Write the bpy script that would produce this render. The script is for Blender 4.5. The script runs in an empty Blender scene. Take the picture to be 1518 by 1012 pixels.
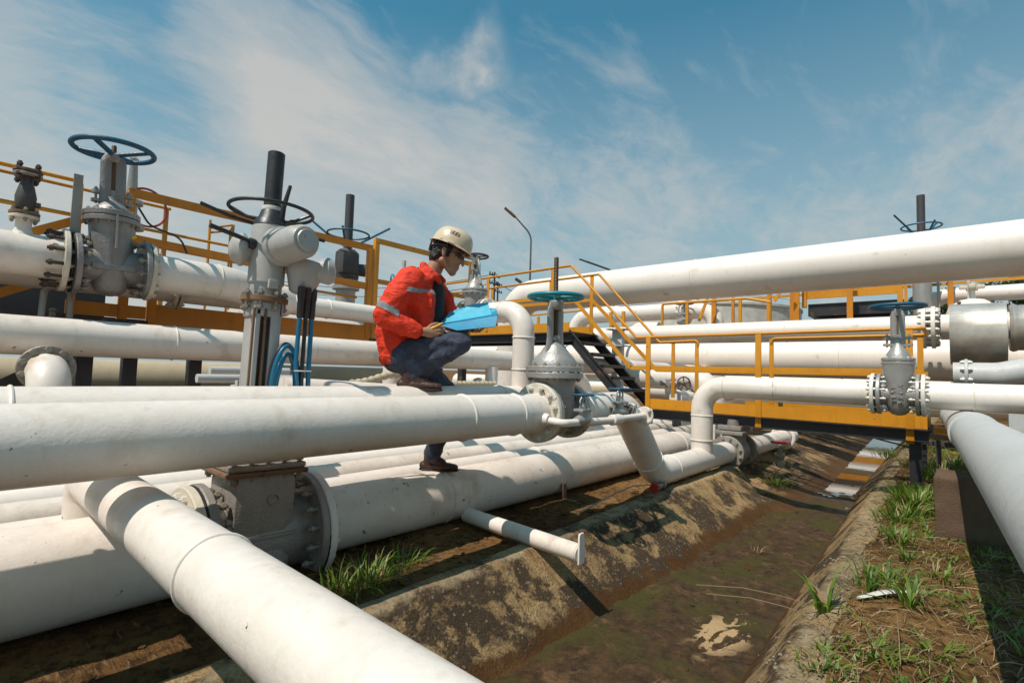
import bpy, bmesh, math, random
from mathutils import Vector, Matrix, Euler, Quaternion
random.seed(7)
PI = math.pi
S = bpy.context.scene
C = S.collection
# ------------------------------------------------------------------ camera
cam_d = bpy.data.cameras.new('camera'); cam = bpy.data.objects.new('camera', cam_d); C.objects.link(cam)
cam_d.sensor_width = 36.0; cam_d.lens = 36.0*758/1518; cam_d.clip_start = 0.05; cam_d.clip_end = 3000
R3 = Matrix(((0.66146749, -0.06407658, -0.74723153), (-0.7493736, -0.01661516, -0.66193892), (0.02999942, 0.99780666, -0.05900768)))
R3 = Matrix((R3[0], R3[1], R3[2])); cam.matrix_world = R3.to_4x4()
cam.matrix_world = (R3.to_quaternion().to_matrix()).to_4x4()
S.camera = cam
# ------------------------------------------------------------------ light
SUN = Vector((-0.58, 0.06, 1.0)).normalized()
sl = bpy.data.lights.new('sun', 'SUN'); sl.energy = 5.0; sl.angle = math.radians(0.53); sl.color = (1.0, 0.925, 0.84)
so = bpy.data.objects.new('sun', sl); C.objects.link(so); so.rotation_euler = SUN.to_track_quat('Z', 'Y').to_euler()
S.view_settings.view_transform = 'Standard'; S.view_settings.look = 'None'; S.view_settings.gamma = 1
S.view_settings.exposure = -0.17
W = bpy.data.worlds.new('World'); S.world = W; W.use_nodes = True

class NT:
    def __init__(s, tree): s.t = tree; s.n = tree.nodes; s.l = tree.links
    def new(s, typ, **kw):
        n = s.n.new(typ)
        for k, v in kw.items():
            if k == 'inp':
                for a, b in v.items():
                    if hasattr(b, 'is_linked') or isinstance(b, bpy.types.NodeSocket): s.l.new(b, n.inputs[a])
                    else: n.inputs[a].default_value = b
            else: setattr(n, k, v)
        return n
    def math(s, op, a, b=0.5, c=None, clamp=False):
        n = s.n.new('ShaderNodeMath'); n.operation = op; n.use_clamp = clamp
        for i, v in enumerate([a, b] + ([c] if c is not None else [])):
            if isinstance(v, bpy.types.NodeSocket): s.l.new(v, n.inputs[i])
            else: n.inputs[i].default_value = v
        return n.outputs[0]
    def vm(s, op, a, b=(0, 0, 0)):
        n = s.n.new('ShaderNodeVectorMath'); n.operation = op
        for i, v in enumerate([a, b]):
            if isinstance(v, bpy.types.NodeSocket): s.l.new(v, n.inputs[i])
            else: n.inputs[i].default_value = v
        return n.outputs['Value'] if op in ('DOT_PRODUCT', 'LENGTH') else n.outputs[0]
    def ramp(s, f, stops, interp='LINEAR'):
        n = s.n.new('ShaderNodeValToRGB'); n.color_ramp.interpolation = interp
        e = n.color_ramp.elements
        while len(e) < len(stops): e.new(0.5)
        for i, (p, c) in enumerate(stops):
            e[i].position = p; e[i].color = (c, c, c, 1) if not isinstance(c, tuple) else (*c, 1)
        s.l.new(f, n.inputs[0]); return n.outputs[0]
    def mix(s, f, a, b, mode='MIX'):
        n = s.n.new('ShaderNodeMix'); n.data_type = 'RGBA'; n.blend_type = mode
        for k, v in ((0, f), (6, a), (7, b)):
            if isinstance(v, bpy.types.NodeSocket): s.l.new(v, n.inputs[k])
            elif k == 0: n.inputs[0].default_value = v
            else: n.inputs[k].default_value = (*v, 1)
        return n.outputs[2]
    def noise(s, vec, scale, detail=4, rough=0.55, dist=0.0):
        n = s.n.new('ShaderNodeTexNoise'); n.inputs['Scale'].default_value = scale; n.inputs['Detail'].default_value = detail
        n.inputs['Roughness'].default_value = rough; n.inputs['Distortion'].default_value = dist
        if vec is not None: s.l.new(vec, n.inputs['Vector'])
        return n.outputs['Fac']
    def mapping(s, vec, sc=(1, 1, 1), loc=(0, 0, 0), rot=(0, 0, 0)):
        n = s.n.new('ShaderNodeMapping'); s.l.new(vec, n.inputs[0])
        n.inputs['Scale'].default_value = sc; n.inputs['Location'].default_value = loc; n.inputs['Rotation'].default_value = rot
        return n.outputs[0]

def build_world():
    for n in list(W.node_tree.nodes): W.node_tree.nodes.remove(n)
    T = NT(W.node_tree)
    sky = T.new('ShaderNodeTexSky', sky_type='NISHITA'); sky.sun_disc = False
    sky.sun_elevation = math.asin(SUN.z); sky.sun_rotation = math.atan2(SUN.x, SUN.y)
    sky.air_density = 1.3; sky.dust_density = 0.9; sky.ozone_density = 2.2
    tc = T.new('ShaderNodeTexCoord').outputs['Generated']
    sep = T.new('ShaderNodeSeparateXYZ'); T.l.new(tc, sep.inputs[0])
    z = T.math('MAXIMUM', sep.outputs[2], 0.0)
    zz = T.math('ADD', z, 0.22)
    px = T.math('DIVIDE', sep.outputs[0], zz); py = T.math('DIVIDE', sep.outputs[1], zz)
    cv = T.new('ShaderNodeCombineXYZ'); T.l.new(px, cv.inputs[0]); T.l.new(py, cv.inputs[1])
    # teal grading of the clear sky: deeper and greener blue than the raw sky colours
    base = T.mix(1.0, sky.outputs[0], (0.12, 1.18, 1.24), 'MULTIPLY')
    wc = T.new('ShaderNodeVectorMath'); wc.operation = 'MULTIPLY_ADD'
    wn = T.new('ShaderNodeTexNoise'); wn.inputs['Scale'].default_value = 1.6; wn.inputs['Detail'].default_value = 3; T.l.new(cv.outputs[0], wn.inputs[0])
    T.l.new(wn.outputs['Color'], wc.inputs[0]); wc.inputs[1].default_value = (.30, .30, 0); T.l.new(cv.outputs[0], wc.inputs[2])
    q = wc.outputs[0]
    n1 = T.noise(T.mapping(q, sc=(1.1, 2.0, 1), rot=(0, 0, math.radians(-32)), loc=(0.9, .35, 0)), 1.0, 10, 0.60, 0.3)
    n2 = T.noise(T.mapping(q, sc=(2.2, 6.0, 1), rot=(0, 0, math.radians(-20)), loc=(4.0, 1.1, 0)), 1.5, 9, 0.60, 0.25)
    n3 = T.noise(T.mapping(q, sc=(4, 7, 1), rot=(0, 0, math.radians(-40))), 2.2, 9, 0.68, 0.4)
    def blob(d, r0, r1):   # soft cloud bank around a compass direction
        v = Vector(d).normalized(); f = T.vm('DOT_PRODUCT', T.vm('NORMALIZE', tc), tuple(v))
        return T.ramp(f, [(math.cos(math.radians(r1)), 0.0), (math.cos(math.radians(r0)), 1.0)], 'EASE')
    banks = BANKS(blob, T)
    cover = T.math('ADD', T.math('ADD', T.math('MULTIPLY', T.math('SUBTRACT', n1, .5), 1.5), T.math('MULTIPLY', T.math('SUBTRACT', n3, .5), .55)), banks)
    c1 = T.ramp(cover, [(0.02, 0.0), (0.30, 0.44), (0.75, 0.80)])
    c2 = T.ramp(T.math('ADD', T.math('MULTIPLY', T.math('SUBTRACT', n2, .5), 1.3), T.math('MULTIPLY', banks, 0.5)), [(0.0, 0.0), (0.40, 0.50)])
    wis = WISP(T, tc)
    cl = T.math('MAXIMUM', T.math('MAXIMUM', c1, c2), wis)
    haze = T.ramp(z, [(0.0, 0.95), (0.13, 0.86), (0.30, 0.58), (0.58, 0.12)])
    inv = T.math('MULTIPLY', T.math('SUBTRACT', 1.0, cl), T.math('SUBTRACT', 1.0, haze)); fac = T.math('SUBTRACT', 1.0, inv)
    cw = T.mix(T.ramp(cl, [(0.1, 0.0), (0.95, 1.0)]), (5.2, 6.2, 6.6), (8.0, 7.5, 6.9))
    col = T.mix(fac, base, cw)
    bg = T.new('ShaderNodeBackground'); T.l.new(col, bg.inputs[0]); bg.inputs[1].default_value = 0.090
    out = T.new('ShaderNodeOutputWorld'); T.l.new(bg.outputs[0], out.inputs[0])

def pdir(x, y): return R3 @ Vector((x-759, -(y-506), -758))
def BANKS(blob, T):
    spec = [(pdir(10, 70), 2, 9, .22), (pdir(30, 260), 8, 18, .22), (pdir(260, 270), 7, 17, .20), (pdir(300, 10), 2, 8, .14), (pdir(400, 90), 4, 10, .22), (pdir(500, 180), 4, 12, .20), (pdir(640, 240), 5, 14, .18),
            (pdir(520, 320), 10, 22, .16), (pdir(840, 260), 7, 18, .16), (pdir(1050, 330), 7, 16, .12), (pdir(1400, 290), 6, 16, .14), (pdir(200, 120), 3, 10, -.34), (pdir(640, 20), 3, 10, -.25), (pdir(960, 60), 6, 18, -.12), (pdir(1350, 60), 10, 22, -.12)]
    tot = None
    for d, a, b, w in spec:
        v = T.math('MULTIPLY', blob(d, a, b), w); tot = v if tot is None else T.math('ADD', tot, v)
    return tot
def WISP(T, tc):
    # a single bright feathered streak of cirrus, an elongated patch of sky directions
    a = pdir(570, 140).normalized(); b = pdir(765, 68).normalized(); ax = (b-a).normalized(); nrm = a.cross(b).normalized(); c = (a+b).normalized()
    d = T.vm('NORMALIZE', tc)
    wob = T.noise(T.mapping(tc, sc=(9, 9, 9)), 1.0, 6, 0.6)
    across = T.math('ADD', T.vm('DOT_PRODUCT', d, tuple(nrm)), T.math('MULTIPLY', T.math('SUBTRACT', wob, 0.5), 0.11))
    along = T.vm('DOT_PRODUCT', d, tuple(ax)); al0 = a.dot(ax); al1 = b.dot(ax)
    t = T.math('DIVIDE', T.math('SUBTRACT', along, al0), al1-al0)
    wid = T.math('ADD', 0.03, T.math('MULTIPLY', t, 0.055))
    f = T.math('SUBTRACT', 1.0, T.math('DIVIDE', T.math('ABSOLUTE', across), wid), clamp=True)
    g = T.math('MULTIPLY', T.ramp(t, [(0.0, 0.0), (0.30, .45), (0.75, .95), (1.0, 0.0)], 'EASE'), T.ramp(f, [(0, 0), (.7, 1)], 'EASE'))
    front = T.ramp(T.vm('DOT_PRODUCT', d, tuple(c)), [(.5, 0), (.8, 1)])
    tex = T.ramp(T.noise(T.mapping(tc, sc=(14, 14, 14)), 1.0, 9, 0.62), [(.30, .35), (.60, 1)])
    return T.math('MULTIPLY', T.math('MULTIPLY', g, front), T.math('MULTIPLY', tex, 0.9))
build_world()

# ------------------------------------------------------------------ materials
def mat(name, build, disp=None):
    m = bpy.data.materials.new(name); m.use_nodes = True
    T = NT(m.node_tree); b = m.node_tree.nodes['Principled BSDF']; build(T, b); return m
def setc(T, sock, v):
    if isinstance(v, bpy.types.NodeSocket): T.l.new(v, sock)
    elif isinstance(v, tuple): sock.default_value = (*v, 1)
    else: sock.default_value = v
def bump(T, b, h, strength=0.3, dist=0.01):
    n = T.new('ShaderNodeBump'); n.inputs['Strength'].default_value = strength; n.inputs['Distance'].default_value = dist
    T.l.new(h, n.inputs['Height']); T.l.new(n.outputs[0], b.inputs['Normal']); return n
def objc(T):
    tc = T.new('ShaderNodeTexCoord').outputs['Object']; r = T.new('ShaderNodeObjectInfo').outputs['Random']
    cx = T.new('ShaderNodeCombineXYZ'); T.l.new(T.math('MULTIPLY', r, 37.0), cx.inputs[0]); T.l.new(T.math('MULTIPLY', r, 11.0), cx.inputs[1])
    return T.vm('ADD', tc, cx.outputs[0])
def paint(name, col, rough=0.4, dirt=(0.30, 0.22, 0.13), dirt_amt=0.5, rust=0.0, tex=1.0, metal=0.0, spec=.5, chips=None):
    def f(T, b):
        o = objc(T)
        big = T.noise(o, 2.2, 6, .6); fine = T.noise(o, 30, 5, .6)
        c = T.mix(T.math('MULTIPLY', T.ramp(big, [(.42, 0.), (.75, 1.)]), dirt_amt*.5), col, dirt)
        st = T.noise(T.mapping(o, sc=(14, 14, 1.6)), 1.0, 5, .6)
        c = T.mix(T.math('MULTIPLY', T.ramp(st, [(.55, 0.), (.8, 1.)]), dirt_amt*.55), c, dirt)
        c = T.mix(T.math('MULTIPLY', T.ramp(fine, [(.3, 1.), (.55, 0.)]), .10), c, tuple(x*.6 for x in col))
        if rust > 0:
            sp = T.noise(T.vm('ADD', o, (5.2, 1.1, 3.3)), 14, 5, .72)
            k = T.ramp(sp, [(.72-rust*.12, 0.), (.745-rust*.12, 1.)])
            c = T.mix(k, c, (0.10, .045, .02))
            sm = T.ramp(T.noise(T.vm('ADD', o, (9.2, 4.1, 3.3)), 3.1, 5, .6), [(.64-rust*.08, 0.), (.78, 1.)])
            c = T.mix(T.math('MULTIPLY', sm, .55), c, (0.34, .17, .06))
        if rust > 0 and not chips:
            run = T.noise(T.mapping(T.vm('ADD', o, (3.3, 2.2, 1.1)), sc=(11, 11, 1.3)), 1.0, 5, .6)
            c = T.mix(T.math('MULTIPLY', T.ramp(run, [(.69, 0.), (.76, .6)]), T.ramp(T.noise(o, 1.4, 3, .5), [(.45, 0.), (.6, 1.)])), c, (.26, .11, .035))
        if chips:
            k = T.ramp(T.noise(T.vm('ADD', o, (1.2, 7.1, 3.3)), 22, 6, .7), [(chips[1], 0.), (chips[1]+.02, 1.)])
            c = T.mix(k, c, chips[0])
        T.l.new(c, b.inputs['Base Color'])
        T.l.new(T.ramp(fine, [(.3, rough*.8), (.7, min(1, rough*1.35))]), b.inputs['Roughness'])
        b.inputs['Metallic'].default_value = metal; b.inputs['Specular IOR Level'].default_value = spec
        h = T.math('ADD', T.math('MULTIPLY', T.noise(o, 75, 3, .55), .55), T.math('MULTIPLY', T.noise(o, 11, 3, .5), .55))
        bump(T, b, h, 0.22*tex, 0.012)
    return mat(name, f)
M = {}
M['white'] = paint('white_pipe_paint', (.79, .70, .62), .40, (.40, .30, .18), .60, .35, .8)
M['white2'] = paint('far_pipe_paint', (.81, .725, .645), .45, (.42, .34, .24), .28, .15, .5)
M['whiterust'] = paint('rust_streaked_pipe_paint', (.76, .67, .585), .42, (.38, .26, .14), .8, .62, .8)
M['backlit_grey'] = paint('backlit_shaded_valve_paint', (.29, .272, .258), .42, (.12, .08, .06), .9, .4, 3.0, .3)  # valve paint darkened so its colour carries the shade of a backlit body
M['block'] = paint('dark_stained_block_concrete', (.135, .085, .055), .92, (.05, .032, .022), 1.0, .3, 3.0, 0, .1)
M['cream'] = paint('dirty_flange_paint', (.64, .57, .46), .45, (.30, .21, .10), .8, .8, 1.2)
M['grey'] = paint('grey_cast_paint', (.33, .295, .26), .44, (.13, .08, .05), .9, .5, 3.0, .25)
M['silver'] = paint('silver_valve_paint', (.40, .38, .355), .38, (.17, .12, .08), .8, .35, 2.6, .35)
M['actu'] = paint('actuator_grey_paint', (.40, .385, .365), .42, (.24, .19, .14), .35, .1, .8)
M['galv'] = paint('weathered_grey_pipe_paint', (.52, .51, .49), .5, (.34, .31, .27), .6, .2, .8)
M['yellow'] = paint('safety_yellow_paint', (.64, .255, .008), .42, (.30, .10, .01), .7, .45, .8, chips=((.17, .06, .025), .71))
M['orange'] = paint('old_orange_paint', (.58, .205, .008), .5, (.22, .07, .01), .8, .5, .8, chips=((.12, .045, .02), .70))
M['black'] = paint('black_steel_paint', (.022, .02, .024), .45, (.08, .06, .05), .5, .3, .8)
M['dark'] = paint('dark_grey_iron', (.055, .05, .052), .5, (.12, .08, .05), .6, .4, 1.2)
M['blue'] = paint('blue_handwheel_paint', (.006, .085, .155), .45, (.03, .05, .07), .5, .0, 1.0, chips=((.10, .04, .03), .60))
M['teal'] = paint('teal_handwheel_paint', (.005, .22, .27), .4, (.03, .07, .08), .4, .0, 1.0, chips=((.10, .07, .05), .72))
M['red'] = paint('red_paint', (.40, .02, .015), .45, (.15, .03, .02), .6)
M['rust'] = paint('rusty_steel', (.15, .085, .05), .8, (.30, .17, .09), 1.0, .8, 2.0)
M['bolt'] = paint('stained_bolt_steel', (.33, .29, .23), .5, (.14, .08, .04), .9, .6, 1, .4)
M['boltw'] = paint('painted_bolt', (.66, .64, .58), .45, (.35, .25, .14), .6, .4, 1)
M['boltd'] = paint('dark_bolt_steel', (.07, .05, .045), .6, (.16, .08, .04), .8, .6, 1, .3)
M['stem'] = paint('threaded_stem_steel', (.12, .075, .05), .55, (.22, .13, .07), .8, .3, 1, .5)
M['gasket'] = paint('gasket_black', (.015, .015, .015), .8)
M['tan'] = paint('old_cream_paint', (.52, .42, .28), .5, (.3, .2, .1), .6, .3)
M['cableb'] = paint('blue_cable_sheath', (.006, .13, .24), .35, (.02, .1, .15), .3, 0, .3)
M['cablek'] = paint('black_cable_sheath', (.02, .02, .022), .4, (.05, .05, .05), .3, 0, .3)
def f(T, b):
    o = objc(T); n = T.noise(T.mapping(o, sc=(60, 1.5, 60)), 1, 5, .6)
    c = T.mix(T.ramp(T.noise(o, 3, 6, .6), [(.4, 0.), (.7, 1.)]), (.66, .62, .56), (.42, .38, .33))
    T.l.new(c, b.inputs['Base Color']); b.inputs['Metallic'].default_value = .55
    T.l.new(T.ramp(n, [(.3, .28), (.7, .5)]), b.inputs['Roughness']); bump(T, b, n, .12, .01)
M['jacket_metal'] = mat('sheet_metal_cladding', f)
def f(T, b):
    o = T.new('ShaderNodeTexCoord').outputs['Object']
    n1 = T.noise(o, 1.5, 9, .66, .3); n2 = T.noise(o, 7, 10, .72, .2); n3 = T.noise(o, 85, 5, .65); n4 = T.noise(T.vm('ADD', o, (7, 3, 2)), 3.2, 9, .7, .5)
    streak = T.noise(T.mapping(o, sc=(16, 2.2, 2.2)), 1.0, 7, .66)
    c = T.mix(T.ramp(n2, [(.34, 0.), (.64, 1.)]), (.22, .130, .060), (.50, .335, .155))
    c = T.mix(T.ramp(n3, [(.42, .55), (.55, 0.)]), c, (.10, .065, .035))
    blk = T.ramp(T.math('ADD', T.math('ADD', T.math('MULTIPLY', n1, .5), T.math('MULTIPLY', n2, .28)), T.math('MULTIPLY', n4, .32)), [(.525, 0.), (.56, 1.)])
    c = T.mix(T.math('MULTIPLY', blk, .90), c, T.mix(n3, (.012, .008, .006), (.065, .045, .032)))
    c = T.mix(T.ramp(streak, [(.56, 0.), (.68, .65)]), c, (.04, .027, .018))
    vo = T.new('ShaderNodeTexVoronoi'); vo.inputs['Scale'].default_value = 42; T.l.new(T.vm('ADD', o, T.mapping(T.new('ShaderNodeTexNoise', inp={'Scale': 30}).outputs['Color'], sc=(.02, .02, .02))), vo.inputs[0])
    sc = T.new('ShaderNodeSeparateColor'); T.l.new(vo.outputs['Color'], sc.inputs[0])
    agg = T.math('MULTIPLY', T.ramp(vo.outputs['Distance'], [(.25, 1.), (.42, 0.)]), T.ramp(sc.outputs[0], [(.66, 0.), (.70, 1.)]))
    c = T.mix(T.math('MULTIPLY', agg, .7), c, T.mix(sc.outputs[1], (.30, .23, .15), (.14, .12, .11)))
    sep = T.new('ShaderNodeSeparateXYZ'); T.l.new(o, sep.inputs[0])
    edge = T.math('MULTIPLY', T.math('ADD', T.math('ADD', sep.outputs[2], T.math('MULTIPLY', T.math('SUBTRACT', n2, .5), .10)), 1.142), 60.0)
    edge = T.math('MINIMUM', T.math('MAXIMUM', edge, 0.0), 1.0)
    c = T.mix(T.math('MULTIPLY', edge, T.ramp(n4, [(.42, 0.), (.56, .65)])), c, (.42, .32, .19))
    k = T.math('MULTIPLY', T.math('ADD', T.math('ADD', sep.outputs[2], T.math('MULTIPLY', T.math('SUBTRACT', n4, .5), .34)), 1.395), -34.0)
    k = T.math('MINIMUM', T.math('MAXIMUM', k, 0.0), 1.0)
    c = T.mix(T.math('MULTIPLY', k, .92), c, T.mix(n2, (.028, .012, .004), (.13, .058, .017)))
    b.inputs['Specular IOR Level'].default_value = .12; T.l.new(c, b.inputs['Base Color']); T.l.new(T.math('SUBTRACT', .92, T.math('MULTIPLY', k, .35)), b.inputs['Roughness'])
    bump(T, b, T.math('ADD', T.math('ADD', T.math('MULTIPLY', n2, .8), T.math('MULTIPLY', n3, .30)), T.math('MULTIPLY', agg, .12)), .8, .03)
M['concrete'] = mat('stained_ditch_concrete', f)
def f(T, b):
    o = T.new('ShaderNodeTexCoord').outputs['Object']
    n1 = T.noise(o, 2.6, 7, .62, .4); n2 = T.noise(o, 14, 8, .7); n3 = T.noise(T.vm('ADD', o, (3, 8, 1)), 3.4, 7, .66, .8)
    c = T.mix(T.ramp(n2, [(.35, 0.), (.7, 1.)]), (.024, .012, .004), (.100, .052, .018))
    c = T.mix(T.ramp(n1, [(.46, 0.), (.62, .85)]), c, (.052, .046, .007))
    c = T.mix(T.ramp(T.noise(o, 5.5, 6, .65, .5), [(.58, 0.), (.66, .7)]), c, (.15, .078, .034))
    d_ = T.vm('LENGTH', T.vm('MULTIPLY', T.vm('SUBTRACT', T.vm('ADD', o, T.mapping(T.new('ShaderNodeTexNoise', inp={'Scale': 3.0}).outputs['Color'], sc=(.22, .22, .22), loc=(-.11, -.11, -.11))), (3.10, 1.08, -1.47)), (2.6, 5.6, 0)))
    sw = T.noise(T.mapping(o, sc=(4, 8, 9), rot=(0, 0, .5)), 1, 5, .6, 1.8)
    c = T.mix(T.math('MULTIPLY', T.ramp(d_, [(.45, 1.), (1.0, .0)]), T.ramp(T.math('ADD', sw, T.math('MULTIPLY', d_, -.16)), [(.415, 0.), (.44, .95)])), c, (.46, .30, .15))
    b.inputs['Specular IOR Level'].default_value = .3; T.l.new(c, b.inputs['Base Color']); T.l.new(T.ramp(n1, [(.3, .35), (.6, .8)]), b.inputs['Roughness'])
    bump(T, b, T.math('ADD', n2, n3), .8, .03)
M['mud'] = mat('wet_algae_mud', f)
def f(T, b):
    o = T.new('ShaderNodeTexCoord').outputs['Object']
    n1 = T.noise(o, 1.1, 8, .65); n2 = T.noise(o, 18, 8, .72); n3 = T.noise(T.mapping(o, sc=(40, 9, 20), rot=(0, 0, .5)), 1, 4, .6)
    c = T.mix(T.ramp(n1, [(.35, 0.), (.68, 1.)]), (.095, .046, .017), (.30, .165, .062))
    c = T.mix(T.ramp(n2, [(.40, .75), (.52, 0.)]), c, (.035, .020, .012))
    c = T.mix(T.ramp(n3, [(.60, 0.), (.72, .6)]), c, (.30, .21, .11))
    T.l.new(c, b.inputs['Base Color']); b.inputs['Roughness'].default_value = .95; b.inputs['Specular IOR Level'].default_value = .08; bump(T, b, T.math('ADD', n2, n3), .9, .035)
M['soil'] = mat('dry_brown_soil', f)
def f(T, b):
    o = T.new('ShaderNodeTexCoord').outputs['Object']
    b.inputs['Base Color'].default_value = (.035, .022, .012, 1); b.inputs['Roughness'].default_value = .03; b.inputs['Specular IOR Level'].default_value = 1.0
    b.inputs['IOR'].default_value = 1.6
    bump(T, b, T.noise(o, 5, 3, .5), .05, .01)
M['water'] = mat('still_ditch_water', f)
def leafmat(name, a, bb, tr=.25):
    def f(T, b):
        r = T.new('ShaderNodeObjectInfo').outputs['Random']; g = T.new('ShaderNodeNewGeometry').outputs['Random Per Island']
        c = T.mix(g, a, bb); T.l.new(c, b.inputs['Base Color']); b.inputs['Roughness'].default_value = .5
        b.inputs['Transmission Weight'].default_value = 0; b.inputs['Subsurface Weight'].default_value = 0
        out = T.n['Material Output']; tl = T.new('ShaderNodeBsdfTranslucent'); T.l.new(T.mix(.5, c, (a[0]*2, a[1]*2, a[2])), tl.inputs[0])
        mx = T.new('ShaderNodeMixShader'); mx.inputs[0].default_value = tr; T.l.new(b.outputs[0], mx.inputs[1]); T.l.new(tl.outputs[0], mx.inputs[2]); T.l.new(mx.outputs[0], out.inputs[0])
    return mat(name, f)
M['grass'] = leafmat('fresh_grass_blades', (.055, .125, .008), (.20, .28, .03), .35)
M['leaf'] = leafmat('tree_leaves', (.018, .045, .010), (.05, .10, .018), .15)
M['straw'] = leafmat('dry_straw', (.15, .09, .04), (.40, .28, .14), .1)
def simple(name, col, rough=.6, spec=.5, bmp=0, bs=40, metal=0):
    def f(T, b):
        o = T.new('ShaderNodeTexCoord').outputs['Object']
        n = T.noise(o, bs, 5, .6)
        c = T.mix(T.ramp(n, [(.3, 0.), (.7, 1.)]), tuple(x*.82 for x in col), tuple(min(1, x*1.12) for x in col))
        T.l.new(c, b.inputs['Base Color']); b.inputs['Roughness'].default_value = rough; b.inputs['Specular IOR Level'].default_value = spec; b.inputs['Metallic'].default_value = metal
        if bmp: bump(T, b, n, bmp, .01)
    return mat(name, f)
M['skin'] = simple('skin', (.40, .20, .115), .5, .4, .1, 30)
M['hair'] = simple('black_hair', (.012, .010, .010), .4, .5, .8, 120)
M['helmet'] = paint('cream_hard_hat_plastic', (.66, .52, .36), .32, (.30, .20, .12), .5, .2, .2)
M['sticker'] = simple('brown_helmet_sticker', (.13, .06, .04), .5)
M['refl'] = simple('grey_reflective_tape', (.27, .275, .28), .35, .6)
M['glass'] = simple('dark_lens', (.01, .01, .012), .12, .8)
M['boot'] = simple('brown_leather', (.060, .026, .018), .5, .4, .5, 60)
M['sole'] = simple('dark_rubber_sole', (.03, .018, .014), .7, .4)
M['cyan'] = simple('light_blue_card', (.10, .46, .62), .4, .5, .05, 12)
M['cyan2'] = simple('mid_blue_card', (.02, .24, .40), .4, .5, .05, 12)
M['pen'] = simple('yellow_plastic', (.75, .42, .02), .4)
M['shirt'] = simple('black_shirt', (.015, .014, .016), .8)
def f(T, b):
    o = T.new('ShaderNodeTexCoord').outputs['Object']
    n = T.noise(o, 14, 4, .5, .8); w = T.noise(o, 220, 2, .5)
    c = T.mix(T.ramp(n, [(.3, 0.), (.7, 1.)]), (.60, .022, .003), (.82, .042, .004))
    T.l.new(c, b.inputs['Base Color']); b.inputs['Roughness'].default_value = .75; b.inputs['Sheen Weight'].default_value = .0
    bump(T, b, T.math('ADD', T.noise(T.mapping(o, sc=(1, 1, 2.2)), 11, 4, .5, 1.2), T.math('MULTIPLY', w, .10)), .6, .022)
M['jacket'] = mat('orange_work_jacket_cloth', f)
def f(T, b):
    o = T.new('ShaderNodeTexCoord').outputs['Object']
    n = T.noise(o, 13, 5, .6, .9); w = T.noise(o, 160, 3, .6)
    c = T.mix(T.ramp(n, [(.3, 0.), (.72, 1.)]), (.016, .020, .036), (.060, .072, .110))
    T.l.new(c, b.inputs['Base Color']); b.inputs['Roughness'].default_value = .85; b.inputs['Sheen Weight'].default_value = .05
    bump(T, b, T.math('ADD', n, T.math('MULTIPLY', w, .2)), .7, .02)
M['denim'] = mat('dark_denim_cloth', f)
M['tank'] = simple('tank_shell_paint', (.60, .55, .48), .6, .3, .0, 1)
M['tankroof'] = simple('tank_roof_paint', (.60, .56, .46), .7, .3, .0, 1)
M['bark'] = simple('bark', (.07, .05, .035), .9, .3, .6, 12)
M['far'] = simple('distant_pole', (.05, .05, .055), .8)
M['lamp'] = simple('grey_lamp_pole', (.12, .12, .12), .6)
M['stone'] = paint('pebble_stone', (.24, .185, .125), .85, (.14, .10, .07), .9, .2, 1.5)

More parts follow.
